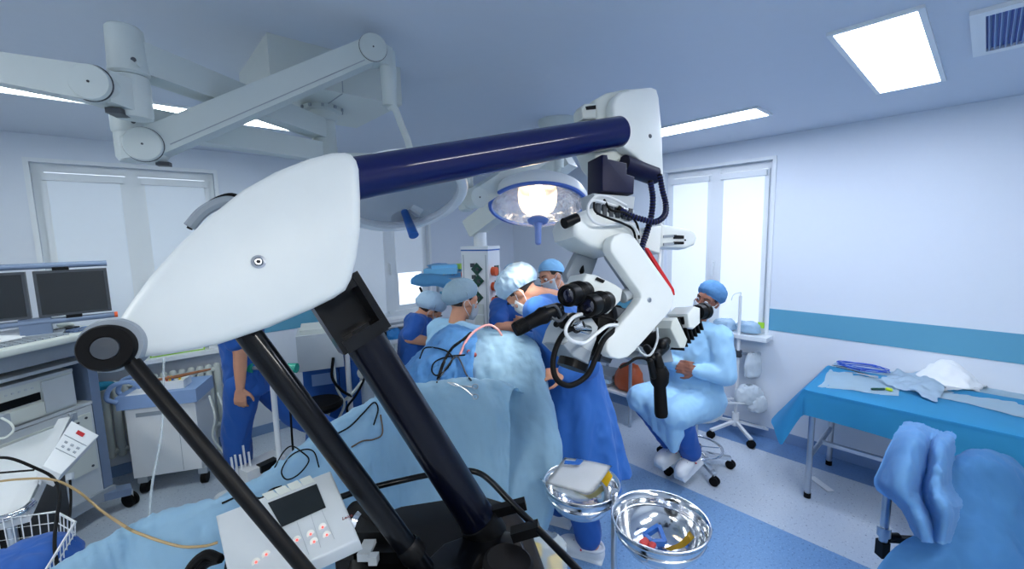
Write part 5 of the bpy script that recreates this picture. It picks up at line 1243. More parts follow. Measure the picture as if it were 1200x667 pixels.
drape('armrest_cover', net([
 [(1066,502,1.97),(1080,500,1.98),(1095,505,1.97),(1105,509,1.97),(1116,512,1.95)],
 [(1059,497,1.86),(1075,499,1.84),(1092,507,1.83),(1104,510,1.83),(1117,507,1.84)],
 [(1050,512,1.76),(1072,512,1.70),(1090,520,1.75),(1102,520,1.69),(1117,514,1.78)],
 [(1036,540,1.75),(1064,542,1.64),(1086,548,1.72),(1100,545,1.63),(1114,540,1.74)],
 [(1027,568,1.77),(1058,574,1.61),(1080,572,1.70),(1097,572,1.59),(1112,566,1.73)],
 [(1050,587,1.74),(1070,596,1.61),(1086,592,1.66),(1104,590,1.55),(1124,588,1.68)],
 [(1062,602,1.70),(1078,612,1.59),(1092,608,1.64),(1108,606,1.55),(1122,600,1.64)],
 [(1074,628,1.67),(1084,634,1.59),(1094,636,1.61),(1104,636,1.57),(1112,632,1.62)]]), DRAPEC, 'cornflower blue cloth bunched over the chair armrest', .010, 6, 2.7, 12, 10, (1.8,1.8,.45))
drape('chair_cover', net([
 [(1118,552,2.0),(1150,545,2.05),(1190,560,2.02),(1225,600,1.98)],
 [(1114,540,1.88),(1148,530,1.9),(1186,541,1.88),(1222,585,1.86)],
 [(1112,552,1.78),(1148,541,1.77),(1188,552,1.76),(1224,592,1.76)],
 [(1100,585,1.74),(1146,585,1.72),(1190,590,1.71),(1228,610,1.72)],
 [(1078,620,1.72),(1140,625,1.66),(1192,628,1.66),(1234,640,1.68)],
 [(1040,650,1.72),(1115,662,1.62),(1185,668,1.6),(1240,676,1.64)],
 [(1015,690,1.72),(1100,710,1.6),(1180,720,1.56),(1245,720,1.6)],
 [(990,760,1.72),(1090,790,1.58),(1180,800,1.54),(1250,800,1.58)]]), cloth('chair_cover_fabric', (84,150,206), .5, 6), 'rounded mid blue cover over the chair back in the lower right', .013, 3.5, 5.2, 14, 12, (1.9,1.9,.4))

# ------------------------------------------------------------------ drip stand with bags behind the seated surgeon
dp = PZ(861,508,0); dx, dy = dp.x, dp.y
ds = thing('drip_stand', 'white five-legged stand with a wire shelf behind the seated surgeon', 'drip stand', (dx,dy,0))
ztop2 = PV((dx,dy), 872, 347).z
obj('mast', B().cyl((dx,dy,.1), (dx,dy,ztop2), .013, n=18), WPAINT, ds)
obj('hub', B().cyl((dx,dy,.08), (dx,dy,.2), .03, n=20, bev=.004), WPAINT, ds)
for k in range(5):
    a = 2*PI*k/5 + .2; e2 = V((dx,dy,.075)) + V((.27*math.cos(a), .27*math.sin(a), 0))
    obj('leg', B().beam((dx,dy,.12), e2, .026, .022, .005), WPAINT, ds)
    obj('caster', B().cyl(e2+V((-.014,0,-.04)), e2+V((.014,0,-.04)), .035, n=18, bev=.004), RUBBER, ds)
obj('top_hook', B().tube([V((dx,dy,ztop2)) + RGT*.0, V((dx,dy,ztop2+.03)), V((dx,dy,ztop2+.01)) - RGT*.06, V((dx,dy,ztop2-.04)) - RGT*.08], .005, 8), WPAINT, ds)
zs = PV((dx,dy), 880, 470).z
sc2 = V((dx,dy,zs)) + RGT*.03; b = B()
for k in range(7): b.beam(sc2 + RGT*(-.17+.056*k) - V((FWD.x,FWD.y,0)).normalized()*.1, sc2 + RGT*(-.17+.056*k) + V((FWD.x,FWD.y,0)).normalized()*.05, .006, .006)
b.beam(sc2 - RGT*.18, sc2 + RGT*.18, .012, .012, .002); b.beam(sc2 - RGT*.18 - V((FWD.x,FWD.y,0)).normalized()*.1, sc2 + RGT*.18 - V((FWD.x,FWD.y,0)).normalized()*.1, .012, .012, .002)
obj('wire_shelf', b, WPAINT, ds)
zh = PV((dx,dy), 890, 417).z
obj('hook_bar', B().cyl(V((dx,dy,zh)), V((dx,dy,zh)) + RGT*.19, .011, n=16).ell(V((dx,dy,zh)) + RGT*.19, .022), STEEL, ds)
obj('clamp', B().box((dx,dy,zh), (.05,.05,.06), None, .008), DGREY, ds)
def bagm(name, c, rx, h, label, seed, cat='bag', m=CLEAR):
    rows = [[c + RGT*(rx*r_*math.cos(a)) + Z3*(h*z_) + V((FWD.x,FWD.y,0))*(rx*.5*r_*math.sin(a)) for a in [2*PI*k/16 for k in range(17)]] for r_, z_ in ((.3,.5),(.7,.42),(1,.1),(1,-.3),(.8,-.48),(.05,-.5))]
    return tag(obj(name, B().grid(wrinkle(bspl(rows,3,4), rx*.18, 2.2/rx, seed)), m, angle=None), label, cat)
WB = mat('milky_plastic', (222,234,242), .35, alpha=.75, var=.03, bump=.3, bscale=25)
bagm('infusion_bag', V((dx,dy,zh-.10)) + RGT*.12 - FWD*.03, .07, .22, 'milky bag hanging from the hook bar of the drip stand', 1, m=WB)
bagm('plastic_bag', V((dx,dy,zs+.06)) + RGT*.08 - FWD*.06, .11, .16, 'milky plastic bag slumped on the wire shelf of the drip stand', 2, m=WB)
bagm('plastic_bag', V((dx,dy,zs-.02)) + RGT*.14 - FWD*.09, .08, .14, 'pale bag drooping over the edge of the wire shelf', 3, m=WB)
# packs on the right window sill
for k, (y_, lbl) in enumerate(((1.36,'clear pack with blue seams on the right window sill, nearest the teal band'),(1.56,'clear pack in the middle of the right window sill'),(1.80,'clear pack on the right window sill behind the seated surgeon\'s head'))):
    c = V((XR-.06, y_, WZ0+.055)); rows = [[c + V((.07*r_*math.sin(a), .10*r_*math.cos(a), z_)) for a in [2*PI*j/16 for j in range(17)]] for r_, z_ in ((.05,.06),(.8,.045),(1,0),(.95,-.045),(.1,-.05))]
    tag(obj('plastic_pack', B().grid(wrinkle(bspl(rows,3,3), .016, 17, k+3)), mat('pack_plastic', (170,205,232), .35, alpha=.7, var=.2, bump=.4, bscale=20), angle=None), lbl, 'pack')
tag(obj('green_tag', B().box((XR-.02,1.27,WZ0+.08), (.01,.05,.05), None, .003), mat('lime_tag',(170,220,60),.5)), 'lime green tag at the end of the right window sill', 'tag')
# white side table with orange bag behind the microscope
sx0 = PZ(741,476,0); sx_, sy_ = 3.60, 2.42
wt = thing('side_table', 'white side table behind the microscope, beside the seated surgeon', 'side table', (sx_, sy_, 0))
for qx in (-.2,.2):
    for qy in (-.27,.27): obj('leg', B().cyl((sx_+qx,sy_+qy,0), (sx_+qx,sy_+qy,.80), .016, n=14), STEEL, wt)
obj('top', B().box((sx_,sy_,.81), (.46,.6,.03), None, .006), WPAINT, wt); obj('drawer', B().box((sx_,sy_,.735), (.44,.58,.11), None, .006), WPAINT, wt)
obj('drawer_handle', B().tube([(sx_-.22,sy_-.08,.74),(sx_-.245,sy_-.06,.74),(sx_-.245,sy_+.06,.74),(sx_-.22,sy_+.08,.74)], .006, 8), STEEL, wt)
obj('lower_shelf', B().box((sx_,sy_,.3), (.44,.58,.02), None, .004), WPAINT, wt)
c = V((sx_-.05,sy_-.16,.43)); rows = [[c + V((.12*r_*math.cos(a), .13*r_*math.sin(a), z_)) for a in [2*PI*k/16 for k in range(17)]] for r_, z_ in ((.1,.13),(.6,.11),(1,0),(.95,-.09),(.6,-.118))]
tag(obj('orange_bag', B().grid(wrinkle(bspl(rows,3,3), .022, 13, 8)), mat('orange_bag_plastic', (196,92,48), .45, bump=.5, bscale=15), angle=None), 'crumpled orange bag on the lower shelf of the side table', 'bag')
for k in range(3): tag(obj('folded_cloth', B().box((sx_-.03,sy_+.12,.325+.04*k), (.3,.24,.036), rz(.1*k), .014), SHEETW if k % 2 else GREY), ('%s folded cloth on the side table shelf' % ('bottom grey','middle pale blue','topmost grey')[k]), 'cloth')
HFv = V((FWD.x,FWD.y,0)).normalized()
# blue draped overbed tray behind the nurse
mt = P(517,322,4.0)
my = thing('draped_tray_stand', 'high instrument tray stand behind the nurse and beside the supply tower', 'tray stand', (mt.x,mt.y,0))
obj('tray', B().box((mt.x,mt.y,mt.z-.03), (.42,.32,.02), rz(-.7), .006), STEEL, my)
obj('post', B().cyl((mt.x+.02,mt.y+.1,.05), (mt.x+.02,mt.y+.1,mt.z-.04), .016, n=18), STEEL, my)
obj('base', B().box((mt.x,mt.y,.04), (.5,.4,.05), rz(-.7), .015), STEEL, my)
obj('dark_strut', B().cyl(P(492,337,3.95), P(503,362,3.9), .012, n=14), BLACK, my)
drape('tray_drape', net([
 [(500,312,4.25),(514,309,4.3),(530,311,4.3),(541,314,4.25)],
 [(502,314,4.1),(516,312,4.12),(530,314,4.12),(541,318,4.1)],
 [(500,321,3.95),(514,321,3.97),(528,322,3.97),(540,325,3.97)],
 [(490,322,3.85),(506,323,3.85),(520,325,3.86),(536,330,3.87)],
 [(482,327,3.80),(497,329,3.78),(512,330,3.79),(526,334,3.82)],
 [(482,333,3.80),(496,336,3.78),(510,335,3.79),(522,338,3.82)]]), cloth('tray_drape_fabric',(110,182,228),.3,9), 'sky blue cloth draped on the high tray behind the nurse', .010, 7, 1.7, 6, 6)
tag(obj('folded_cloth', B().box(mt + Z3*.035 + HFv*.02, (.30,.2,.05), rz(-.7), .02).box(mt + Z3*.075 + HFv*.06 + RGT*.02, (.24,.16,.03), rz(-.5), .012), cloth('folded_blue',(120,190,232),.4,9)), 'folded sky blue cloth stacked on the high tray behind the nurse', 'cloth')
for k in range(5):
    a_ = mt + RGT*(.02+.03*k) - HFv*(.12-.02*k) + Z3*.0; t = tag(obj('tray_instrument', B().tube([a_, a_ + V((.06,.02+.01*k,.012)), a_ + V((.12,.03,.02))], [.003,.005,.008], 8), STEEL), 'steel instrument lying on the draped high tray next to the supply tower', 'instrument', 'instruments on the high tray')
tag(obj('lime_pack', B().box(P(540,312,4.1), (.09,.05,.05), rz(.3), .01), mat('lime_pack_card',(180,215,90),.6)), 'lime green pack at the back of the draped high tray', 'pack')
# ------------------------------------------------------------------ people
def unit(v): return V(v).normalized()
def hand(b, wr, d, n, side, curl=.5, sp=1.0, k=1.0):
    """five fingers on a palm. d along the hand, n out of the palm, thumb towards side * (d x n)"""
    wr = V(wr); d = unit(d); n = V(n); n = unit(n - d*n.dot(d)); s = d.cross(n) * side
    b.cap(wr - d*.02, wr + d*.015, .025*k, .022*k)
    lens = (.074, .082, .076, .06)
    for i in range(4):
        o = (.027 - .018*i)*k
        base = wr + s*o*.75 + d*.02; kn = wr + s*(o*1.08) + d*(.092 - .004*abs(i-1.2))*k
        b.cap(base, kn, .0125*k, .0105*k)
        p = kn; ang = .2 + curl*.5; L = lens[i]*k
        for j, fr in enumerate((.45, .31, .24)):
            dd = d*math.cos(ang) + n*math.sin(ang) + s*((1.2-i)*.05*sp)
            q = p + dd.normalized()*L*fr; b.cap(p, q, (.0092-.0009*j)*k, (.0086-.0011*j)*k); p = q; ang += curl*.85
    p = wr + s*.024*k + d*.022; dd = unit(d*.62 + s*.75 + n*.25)
    q = p + dd*.042*k; b.cap(p, q, .0145*k, .011*k); dd = unit(d*.85 + s*.35 + n*(.3+.3*curl)); r = q + dd*.034*k; b.cap(q, r, .0105*k, .0092*k); b.cap(r, r + unit(d + n*(.3+.4*curl))*.024*k, .0092*k, .0075*k)
def person(name, label, J, skinm, cap='bouffant', gown=None, scrub=True, mask=True, sleeve='short', hands=(.5,.5), clogs=True, skirt=None, voxel=.0065, beltless=False, capm=None, hair=False, seedv=0, gownw=1.0, headtop=1.0):
    J = {k: V(v) for k, v in J.items()}
    pel, che, nek, hd = J['pelvis'], J['chest'], J['neck'], J['head']
    root = thing(name, label, 'person', (pel.x, pel.y, 0))
    f = unit(J['face']); u = J.get('hup', hd - nek); u = unit(u - f*u.dot(f)); r = f.cross(u)                 # r: the person's right
    H = lambda a, b_, c_: hd + r*a + f*b_ + u*c_
    RH = rotm(r, f, u)
    R2 = unit(J['sr'] - J['sl']); t = unit(che - pel); fr = unit(t.cross(R2)); R2 = fr.cross(t); RT = rotm(R2, fr, t)
    b = B()
    b.ell(H(0,-.012,.025), (.073,.094,.092), RH); b.ell(H(0,.022,-.045), (.056,.066,.062), RH); b.ell(H(0,.05,-.085), (.03,.034,.026), RH)
    b.ell(H(0,.06,.03), (.058,.03,.04), RH)
    b.cap(H(0,.088,.018), H(0,.108,-.022), .010, .014); b.cap(H(-.012,.096,-.027), H(.012,.096,-.027), .009)
    b.cap(H(-.02,.082,-.062), H(.02,.082,-.062), .011)
    for s in (-1, 1):
        b.ell(H(s*.074,-.012,-.005), (.011,.022,.033), RH); b.ell(H(s*.045,.055,-.02), (.024,.026,.024), RH)
    b.cap(nek - u*.03, hd - u*.04 - f*.015, .056, .052)
    b.loft([(pel - t*.1, .12, .09, RT), (pel, .13, .095, RT), ((pel+che)/2, .12, .09, RT), (che, .14, .095, RT), (nek - t*.03, .08, .06, RT)])
    b.cap(nek - t*.03, J['sr'], .045, .05); b.cap(nek - t*.03, J['sl'], .045, .05)
    for s in 'rl':
        sh, el, wr = J['s'+s], J['e'+s], J['w'+s]
        b.cap(sh, el, .05, .040); b.cap(el, el*.6+wr*.4, .041, .039); b.cap(el*.6+wr*.4, wr, .039, .026)
        sd = 1 if s == 'r' else -1
        hdv = J.get('hd'+s, wr - el); hn = J.get('hn'+s, fr); hand(b, wr, hdv, hn, -sd, hands[0 if s == 'r' else 1])
        hp_, kn, an = J['h'+s], J['k'+s], J['a'+s]; b.cap(hp_, kn, .085, .056); b.cap(kn, kn*.6+an*.4, .056, .055); b.cap(kn*.6+an*.4, an, .055, .038)
        td = unit(J['t'+s] - an); b.cap(an - V((0,0,.035)) - td*.03, an - V((0,0,.045)) + td*.13, .034, .028)
    me = fuse(b, voxel, 3)
    body = link('body', me, skinm, root, angle=None)
    if not hair:
        pass
    # face details
    for s in (-1, 1):
        e = obj('eye', B().ell(H(s*.031,.078,.012), (.013,.012,.0125), RH, 16, 10), WPAINT, root); obj('iris', B().ell(H(s*.031,.0885,.010), (.0058,.003,.0058), RH, 14, 8), mat('dark_iris',(40,30,26),.2), e)
        obj('eyebrow', B().tube([H(s*.014,.092,.036), H(s*.032,.091,.043), H(s*.052,.075,.038)], [.003,.0045,.002], 8), HAIR, root)
    obj('lips', B().cap(H(-.02,.089,-.062), H(.0,.0945,-.060), .005,.006).cap(H(0,.0945,-.060), H(.02,.089,-.062), .006,.005), mat('lip_skin',(170,95,90),.5), root)
    hb = B(); hb.ell(H(0,-.022,.03), (.079,.09,.088), RH); obj('hair', hb, HAIR, root)
    # cap
    cm = capm or (BOUFF if cap == 'bouffant' else CAPB); rows = []
    puff = 1.32 if cap == 'bouffant' else 1.13
    nth, nph = 40, 16
    axis = unit(u*.86 - f*.5); cxx, cyy, czz = frame(axis, f)
    o_ = H(0,-.02,.03)
    for i in range(nph + 1):
        ph = i/nph * (1.72 if cap == 'bouffant' else 1.55); row = []
        for j in range(nth + 1):
            th = 2*PI*j/nth; dv = cxx*(math.sin(ph)*math.cos(th)) + cyy*(math.sin(ph)*math.sin(th)) + czz*math.cos(ph)
            rad = 1/math.sqrt((dv.dot(r)/.083)**2 + (dv.dot(f)/.102)**2 + (dv.dot(u)/.100)**2)
            q_ = ph/1.72; pf = 1 + (puff-1)*max(0, (.72 + .55*q_ - 1.27*q_**5))
            if cap == 'bouffant': pf *= 1 + .035*math.sin(th*14 + 2*math.sin(ph*5)) * min(1, ph) + .03*noise.noise(dv*5 + V((seedv,0,0)))
            row.append(o_ + dv * rad * pf * headtop)
        rows.append(row)
    g = B().grid(wrinkle(rows, .006 if cap == 'bouffant' else .003, 22, seedv+1))
    bmesh.ops.remove_doubles(g.bm, verts=g.bm.verts[:], dist=.0004)
    cp_ = obj('surgical_cap', g, cm, root, angle=None)
    obj('cap_band', B().tube([Vv for Vv in rows[-1][:-1]], .004, 8, 0, True), cm, cp_)
    if mask:
        rows = []
        for i in range(9):
            v = i/8; row = []
            for j in range(17):
                a = (j/16 - .5) * 2.5; zc_ = -.005 - .105*v; bul = math.sin(PI*min(1, v*1.05))*.014
                rx_ = .078 - .02*v**2; ry_ = .104 + bul - .012*v
                row.append(H(rx_*1.02*math.sin(a), ry_*math.cos(a) + .012*math.exp(-(a*3)**2)*(1 - v), zc_))
            rows.append(row)
        mb = B().grid(wrinkle(rows, .0022, 60, 3)); bmesh.ops.solidify(mb.bm, geom=mb.bm.faces[:], thickness=.002)
        mk = obj('face_mask', mb, MASKM, root, angle=None)
        for s in (-1, 1): obj('ear_loop', B().tube([H(s*.072,.03,-.02), H(s*.082,-.01,.012), H(s*.085,-.032,-.008), H(s*.08,-.02,-.04), H(s*.068,.025,-.085)], .0018, 6), MASKM, mk)
    # clothing
    def torso_secs(k, low): 
        out = [(pel - t*low, .185*k, .135*k, RT), (pel, .18*k, .132*k, RT), (pel*.5+che*.5, .168*k, .125*k, RT), (che, .185*k, .13*k, RT), (nek - t*.05, .15*k, .09*k, RT), (nek - t*.01, .085*k, .075*k, RT)]
        return out
    b = B(); b.loft(torso_secs(1, .14))
    for s in 'rl':
        sh, el, wr = J['s'+s], J['e'+s], J['w'+s]
        b.cap(nek - t*.04, sh, .055, .068)
        b.cap(sh, sh*.25 + el*.75, .07, .066) if sleeve == 'short' or gown else None
    top = link('scrub_top', fuse(b, .011, 4, .012, 9, seedv), SCRUB, root, angle=None)
    b = B(); b.loft([(pel - t*.13, .165, .12, RT), (pel - t*.02, .17, .125, RT), (pel + t*.06, .16, .118, RT)])
    for s in 'rl':
        hp_, kn, an = J['h'+s], J['k'+s], J['a'+s]
        b.cap(hp_, kn, .105, .086); b.cap(kn, an*.97 + kn*.03 + V((0,0,.02)), .086, .076)
    link('scrub_trousers', fuse(b, .012, 4, .014, 8, seedv+3, (1,1,.5)), SCRUB, root, angle=None)
    if gown:
        b = B(); k = 1.13*gownw; b.loft(torso_secs(k, .1)[:-1] + [(nek + t*.0, .092*k, .08*k, RT)])
        for s in 'rl':
            sh, el, wr = J['s'+s], J['e'+s], J['w'+s]
            b.cap(nek - t*.03, sh, .062, .08); b.cap(sh, el, .085, .076); b.cap(el, wr*.92+el*.08, .076, .047)
        if skirt == 'stand':
            base = V((pel.x, pel.y, 0)); h0_ = J['hem'].z
            fm = V((fr.x, fr.y, 0)).normalized(); rm = V((R2.x, R2.y, 0)).normalized(); RS = rotm(rm, fm, V((0,0,1)))
            off = V((J['hem'].x - pel.x, J['hem'].y - pel.y, 0))
            secs = []
            for i in range(9):
                q = i/8; z = pel.z + .12 - (pel.z + .12 - h0_)*q
                secs.append((V((pel.x,pel.y,z)) + off*q, (.2 + .075*q)*gownw, (.15 + .09*q)*gownw, RS))
            b.loft(secs, 72, .12, 9, seedv)
        elif skirt == 'sit':
            for s in 'rl': b.cap(J['h'+s], J['k'+s], .135, .11)
            mk_ = (J['kr'] + J['kl'])/2; b.cap((J['hr']+J['hl'])/2, mk_, .13, .10)
            for q in (0,.25,.5,.75,1):
                a_ = J['kr']*(1-q) + J['kl']*q; hm = J['hr2']*(1-q) + J['hl2']*q
                b.cap(a_, hm, .09, .035)
            b.cap(J['hr2'], J['hl2'], .03, .03)
        gm_ = link('surgical_gown', fuse(b, .011, 3, .014, 8, seedv+7, (1,1,.6)), gown, root, angle=None)
        gt = B()
        gt.tube([nek - t*.035 + (R2*math.cos(a)*.092*gownw + fr*math.sin(a)*.085*gownw) for a in [2*PI*k_/16 for k_ in range(16)]], .006, 8, 2, True)
        obj('neck_binding', gt, gown, gm_)
        for s in 'rl':
            sh, el, wr = J['s'+s], J['e'+s], J['w'+s]; dd = unit(wr-el)
            obj('knit_cuff', B().lathe([(.04,-.03),(.036,0),(.033,.03),(.031,.035)], wr - dd*.03, dd, 24), MASKM, gm_)
    if clogs:
        for s in 'rl':
            an = J['a'+s]; td = V(J['t'+s] - an); td.z *= .6; td = unit(td); sd_ = unit(V((0,0,1)).cross(td)); nn = td.cross(sd_)
            RC_ = rotm(sd_, td, nn); c = an - nn*.075
            cb2 = B(); cb2.ell(c + td*.085 + nn*.022, (.052,.10,.052), RC_); cb2.cap(c - td*.05 + nn*.012, c + td*.10 + nn*.0, .044, .048); cb2.ell(c + td*.125 + nn*.01, (.05,.062,.042), RC_)
            cb2.box(c + td*.04 - nn*.028, (.092,.25,.03), RC_, .012)
            cl = link('clog', fuse(cb2, .006, 4), WPAINT, root, angle=None)
            obj('clog_strap', B().tube([c + sd_*.05 + td*.03 + nn*.045, c + sd_*.046 - td*.05 + nn*.05, c - td*.085 + nn*.045, c - sd_*.046 - td*.05 + nn*.05, c - sd_*.05 + td*.03 + nn*.045], .009, 8), WPAINT, cl)
            obj('strap_rivet', B().ell(c + sd_*.056 + td*.03 + nn*.045, .006, None, 10, 6).ell(c - sd_*.056 + td*.03 + nn*.045, .006, None, 10, 6), RED, cl)
            hl_ = B()
            for k_ in range(6): hl_.ell(c + td*(.06+.022*(k_%3)) + sd_*(.022*(1 if k_ < 3 else -1)) + nn*(.072-.006*(k_%3)), (.004,.004,.003), RC_, 8, 6)
            obj('vent_holes', hl_, DGREY, cl)
    return root
HR = V((RGT.x, RGT.y, 0)).normalized(); HF = V((FWD.x, FWD.y, 0)).normalized()
def auto_legs(J, toe, spread=.1, r=None):
    pel = V(J['pelvis']); r = r or HR
    toe = unit(toe)
    for s, k in (('r', 1), ('l', -1)):
        h = pel + r*(k*spread) - Z3*.05; J['h'+s] = h
        J['a'+s] = V((h.x, h.y, .10)) + r*(k*.03); J['k'+s] = (h + J['a'+s])/2 + toe*.03; J['t'+s] = J['a'+s] + toe
    return J

# seated surgeon on the right, facing the table
sp = PZ(826,540,.07); fS = unit(-HR*.80 - HF*.60)                     # the way he faces
pelS = V((3.14, 1.42, .60)); rS = unit(fS.cross(Z3))                  # his right
hdS = PV((pelS.x - .02, pelS.y), 829, 352)
J = dict(pelvis=pelS, chest=pelS + Z3*.33 + fS*.02, neck=pelS + Z3*.50 + fS*.03, head=hdS, face=fS*.95 - Z3*.05 + rS*.0)
J['neck'] = V((pelS.x, pelS.y, hdS.z - .19)) + fS*.02; J['chest'] = (J['neck']*.62 + pelS*.38)
J['sr'] = J['neck'] - Z3*.06 + rS*.19; J['sl'] = J['neck'] - Z3*.06 - rS*.19
hnd = P(813,428,2.72)
J['er'] = J['sr'] - Z3*.25 + rS*.08 + fS*.06; J['el'] = J['sl'] - Z3*.25 - rS*.08 + fS*.06
J['wr'] = pelS + Z3*.27 + fS*.25 + rS*.07 + HR*.08; J['wl'] = pelS + Z3*.25 + fS*.26 - rS*.07 + HR*.08
J['hdr'] = fS*.5 - rS*.9 + Z3*.15; J['hdl'] = fS*.5 + rS*.9 + Z3*.1; J['hnr'] = -Z3*.3 - fS; J['hnl'] = -Z3*.3 - fS
J['hr'] = pelS + rS*.1 - Z3*.02; J['hl'] = pelS - rS*.1 - Z3*.02
J['kr'] = pelS + rS*.19 + fS*.40 + Z3*.0; J['kl'] = pelS - rS*.10 + fS*.40 - Z3*.02
J['ar'] = PZ(790,518,.30) ; J['al'] = PZ(818,530,.28)
J['ar'] = V((J['kr'].x, J['kr'].y, .27)) - fS*.06 - rS*.12 + HR*.09; J['al'] = V((J['kl'].x, J['kl'].y, .24)) - fS*.10 + rS*.02 + HR*.07
J['tr'] = J['ar'] + fS*.95 - Z3*.35 + rS*.1; J['tl'] = J['al'] + fS*.95 - Z3*.35
J['hr2'] = J['kr'] - Z3*.06 + fS*.02; J['hl2'] = J['kl'] - Z3*.24 + fS*.02
seat_surgeon = person('person', 'seated person in pale blue gown with clasped hands on a chrome foot-ring stool', J, SKIND, 'bouffant', GOWNL, skirt='sit', hands=(.55,.6), capm=mat('blue_bouffant',(88,140,190),.8,bump=.6,bscale=30), seedv=3, gownw=1.05, headtop=.95)
SJ = J
so = thing('swivel_stool', 'chrome five-star stool with foot ring under the seated surgeon', 'stool', (pelS.x, pelS.y, 0))
s0 = V((pelS.x, pelS.y, 0)) - fS*.02
obj('seat', B().lathe([(0,.50),(.17,.50),(.19,.48),(.19,.45),(.17,.43),(0,.43)], s0, Z3, 40), WPAINT, so)
obj('gas_column', B().cyl(s0 + Z3*.1, s0 + Z3*.44, .025, n=24), CHROME, so)
obj('foot_ring', B().tube([s0 + V((.2*math.cos(k*PI/12), .2*math.sin(k*PI/12), .165)) for k in range(24)], .011, 10, 2, True), CHROME, so)
for k in range(5):
    a = 2*PI*k/5 + .35; e2 = s0 + V((.27*math.cos(a), .27*math.sin(a), .085)); m2 = s0 + V((.2*math.cos(a), .2*math.sin(a), .165))
    obj('leg', B().beam(s0 + Z3*.12, e2, .035, .028, .006), CHROME, so)
    obj('ring_spoke', B().tube([s0 + Z3*.17, m2], .007, 8, 0), CHROME, so)
    cw = obj('caster', B().cyl(e2 + V((-.02,0,-.05)), e2 + V((-.005,0,-.05)), .033, n=20, bev=.004).cyl(e2 + V((.005,0,-.05)), e2 + V((.02,0,-.05)), .033, n=20, bev=.004), RUBBER, so)

# main surgeon beside the drape, bent over the field, facing left
fM = unit(-HR*.9 + HF*.42); rM = unit(fM.cross(Z3))
ftR = PZ(690,652,0); ftL = PZ(655,612,0)
pelM = V(((ftR.x+ftL.x)/2, (ftR.y+ftL.y)/2, .97)) + HF*.02 + HR*.0
hdM = P(612,343,2.42); nkM = P(645,348,2.48)
J = dict(pelvis=pelM, neck=nkM, head=hdM, face=unit(fM*.42 - Z3*.9), hup=unit(fM*.9 + Z3*.42))
J['chest'] = nkM*.64 + pelM*.36 - fM*.02
J['sr'] = nkM - Z3*.06 + rM*.19 - fM*.02; J['sl'] = nkM - Z3*.06 - rM*.19
wM = P(648,437,2.28)
J['wr'] = wM if False else P(646,438,2.3); J['el'] = J['sl'] - Z3*.26 + fM*.10 - rM*.06
# the arm nearer the camera is his left or right depending on facing
near = 'l' if J['sl'].dot(HF) < J['sr'].dot(HF) else 'r'; far = 'r' if near == 'l' else 'l'
J['e'+near] = P(686,428,2.32); J['w'+near] = P(661,437,2.19)
J['e'+far] = J['s'+far] - Z3*.26 + fM*.12; J['w'+far] = J['e'+far] + fM*.22 - Z3*.02
J['hd'+near] = -HR*.9 - HF*.25 + Z3*.05; J['hd'+far] = fM; J['hn'+near] = -Z3 + HF*.5; J['hn'+far] = -Z3
J['hr'] = pelM + rM*.1 - Z3*.04; J['hl'] = pelM - rM*.1 - Z3*.04
for s, fp2 in ((near, ftR), (far, ftL)):
    J['a'+s] = V((fp2.x, fp2.y, .10)) - fM*-.0; J['k'+s] = (J['h'+s] + J['a'+s])/2 + fM*.02; J['t'+s] = J['a'+s] + fM
hm = (PZ(700,590,.3)); J['hem'] = V((pelM.x + HR.x*.08, pelM.y + HR.y*.08, .42))
person('person', 'surgeon in deep blue gown and white bouffant cap standing beside the steel bowls', J, SKIN, 'bouffant', GOWNB, skirt='stand', hands=(.7,.7), seedv=11, gownw=1.04, headtop=1.06)

# nurse with her back to the camera
fN = unit(HF*.75 + HR*.66); rN = unit(fN.cross(Z3))
hdN = P(543,354,2.85); J = dict(head=hdN, face=unit(HR*.85 + HF*.5 - Z3*.25))
J['neck'] = P(534,380,2.82); pelN = V((J['neck'].x, J['neck'].y, .90)) - fN*.04; J['pelvis'] = pelN; J['chest'] = J['neck']*.64 + pelN*.36 - fN*.01
J['sr'] = J['neck'] - Z3*.07 + rN*.18; J['sl'] = J['neck'] - Z3*.07 - rN*.18
for s, k in (('r',1),('l',-1)):
    J['e'+s] = J['s'+s] - Z3*.26 + rN*(k*.05) + fN*.06; J['w'+s] = J['e'+s] + fN*.22 - Z3*.03 - rN*(k*.08); J['hn'+s] = -Z3
auto_legs(J, fN, .09, rN); J['hem'] = V((pelN.x, pelN.y, .45))
person('person', 'nurse in pale blue gown and translucent bouffant cap, back to the camera, behind the drape', J, SKIN, 'bouffant', GOWNL, skirt='stand', seedv=21, gownw=1.04, headtop=1.0, capm=mat('grey_bouffant',(150,178,196),.8,bump=.7,bscale=34))

# assistant with folded arms
fA = unit(-HF*.9 + HR*.25); rA = unit(fA.cross(Z3))
nkA = P(612,347,3.15); J = dict(neck=nkA, head=P(606,328,3.1), face=unit(fA*.8 - Z3*.6 + HR*.3))
pelA = V((nkA.x, nkA.y, .93)); J['pelvis'] = pelA; J['chest'] = nkA*.64 + pelA*.36
J['head'] = P(607,331,3.08)
J['sr'] = nkA - Z3*.07 + rA*.18; J['sl'] = nkA - Z3*.07 - rA*.18
J['er'] = J['sr'] - Z3*.11 + rA*.05 + fA*.19; J['el'] = J['sl'] - Z3*.11 - rA*.05 + fA*.19
J['wr'] = J['er'] + fA*.03 - rA*.25 + Z3*.0; J['wl'] = J['el'] + fA*.08 + rA*.23 + Z3*.04
J['hdr'] = -rA + fA*.1 + Z3*.3; J['hdl'] = rA - fA*.3; J['hnr'] = -fA; J['hnl'] = -fA
auto_legs(J, fA, .09, rA)
person('person', 'assistant in royal blue scrubs with folded arms in front of the supply tower', J, SKIN, 'cap', None, seedv=31)

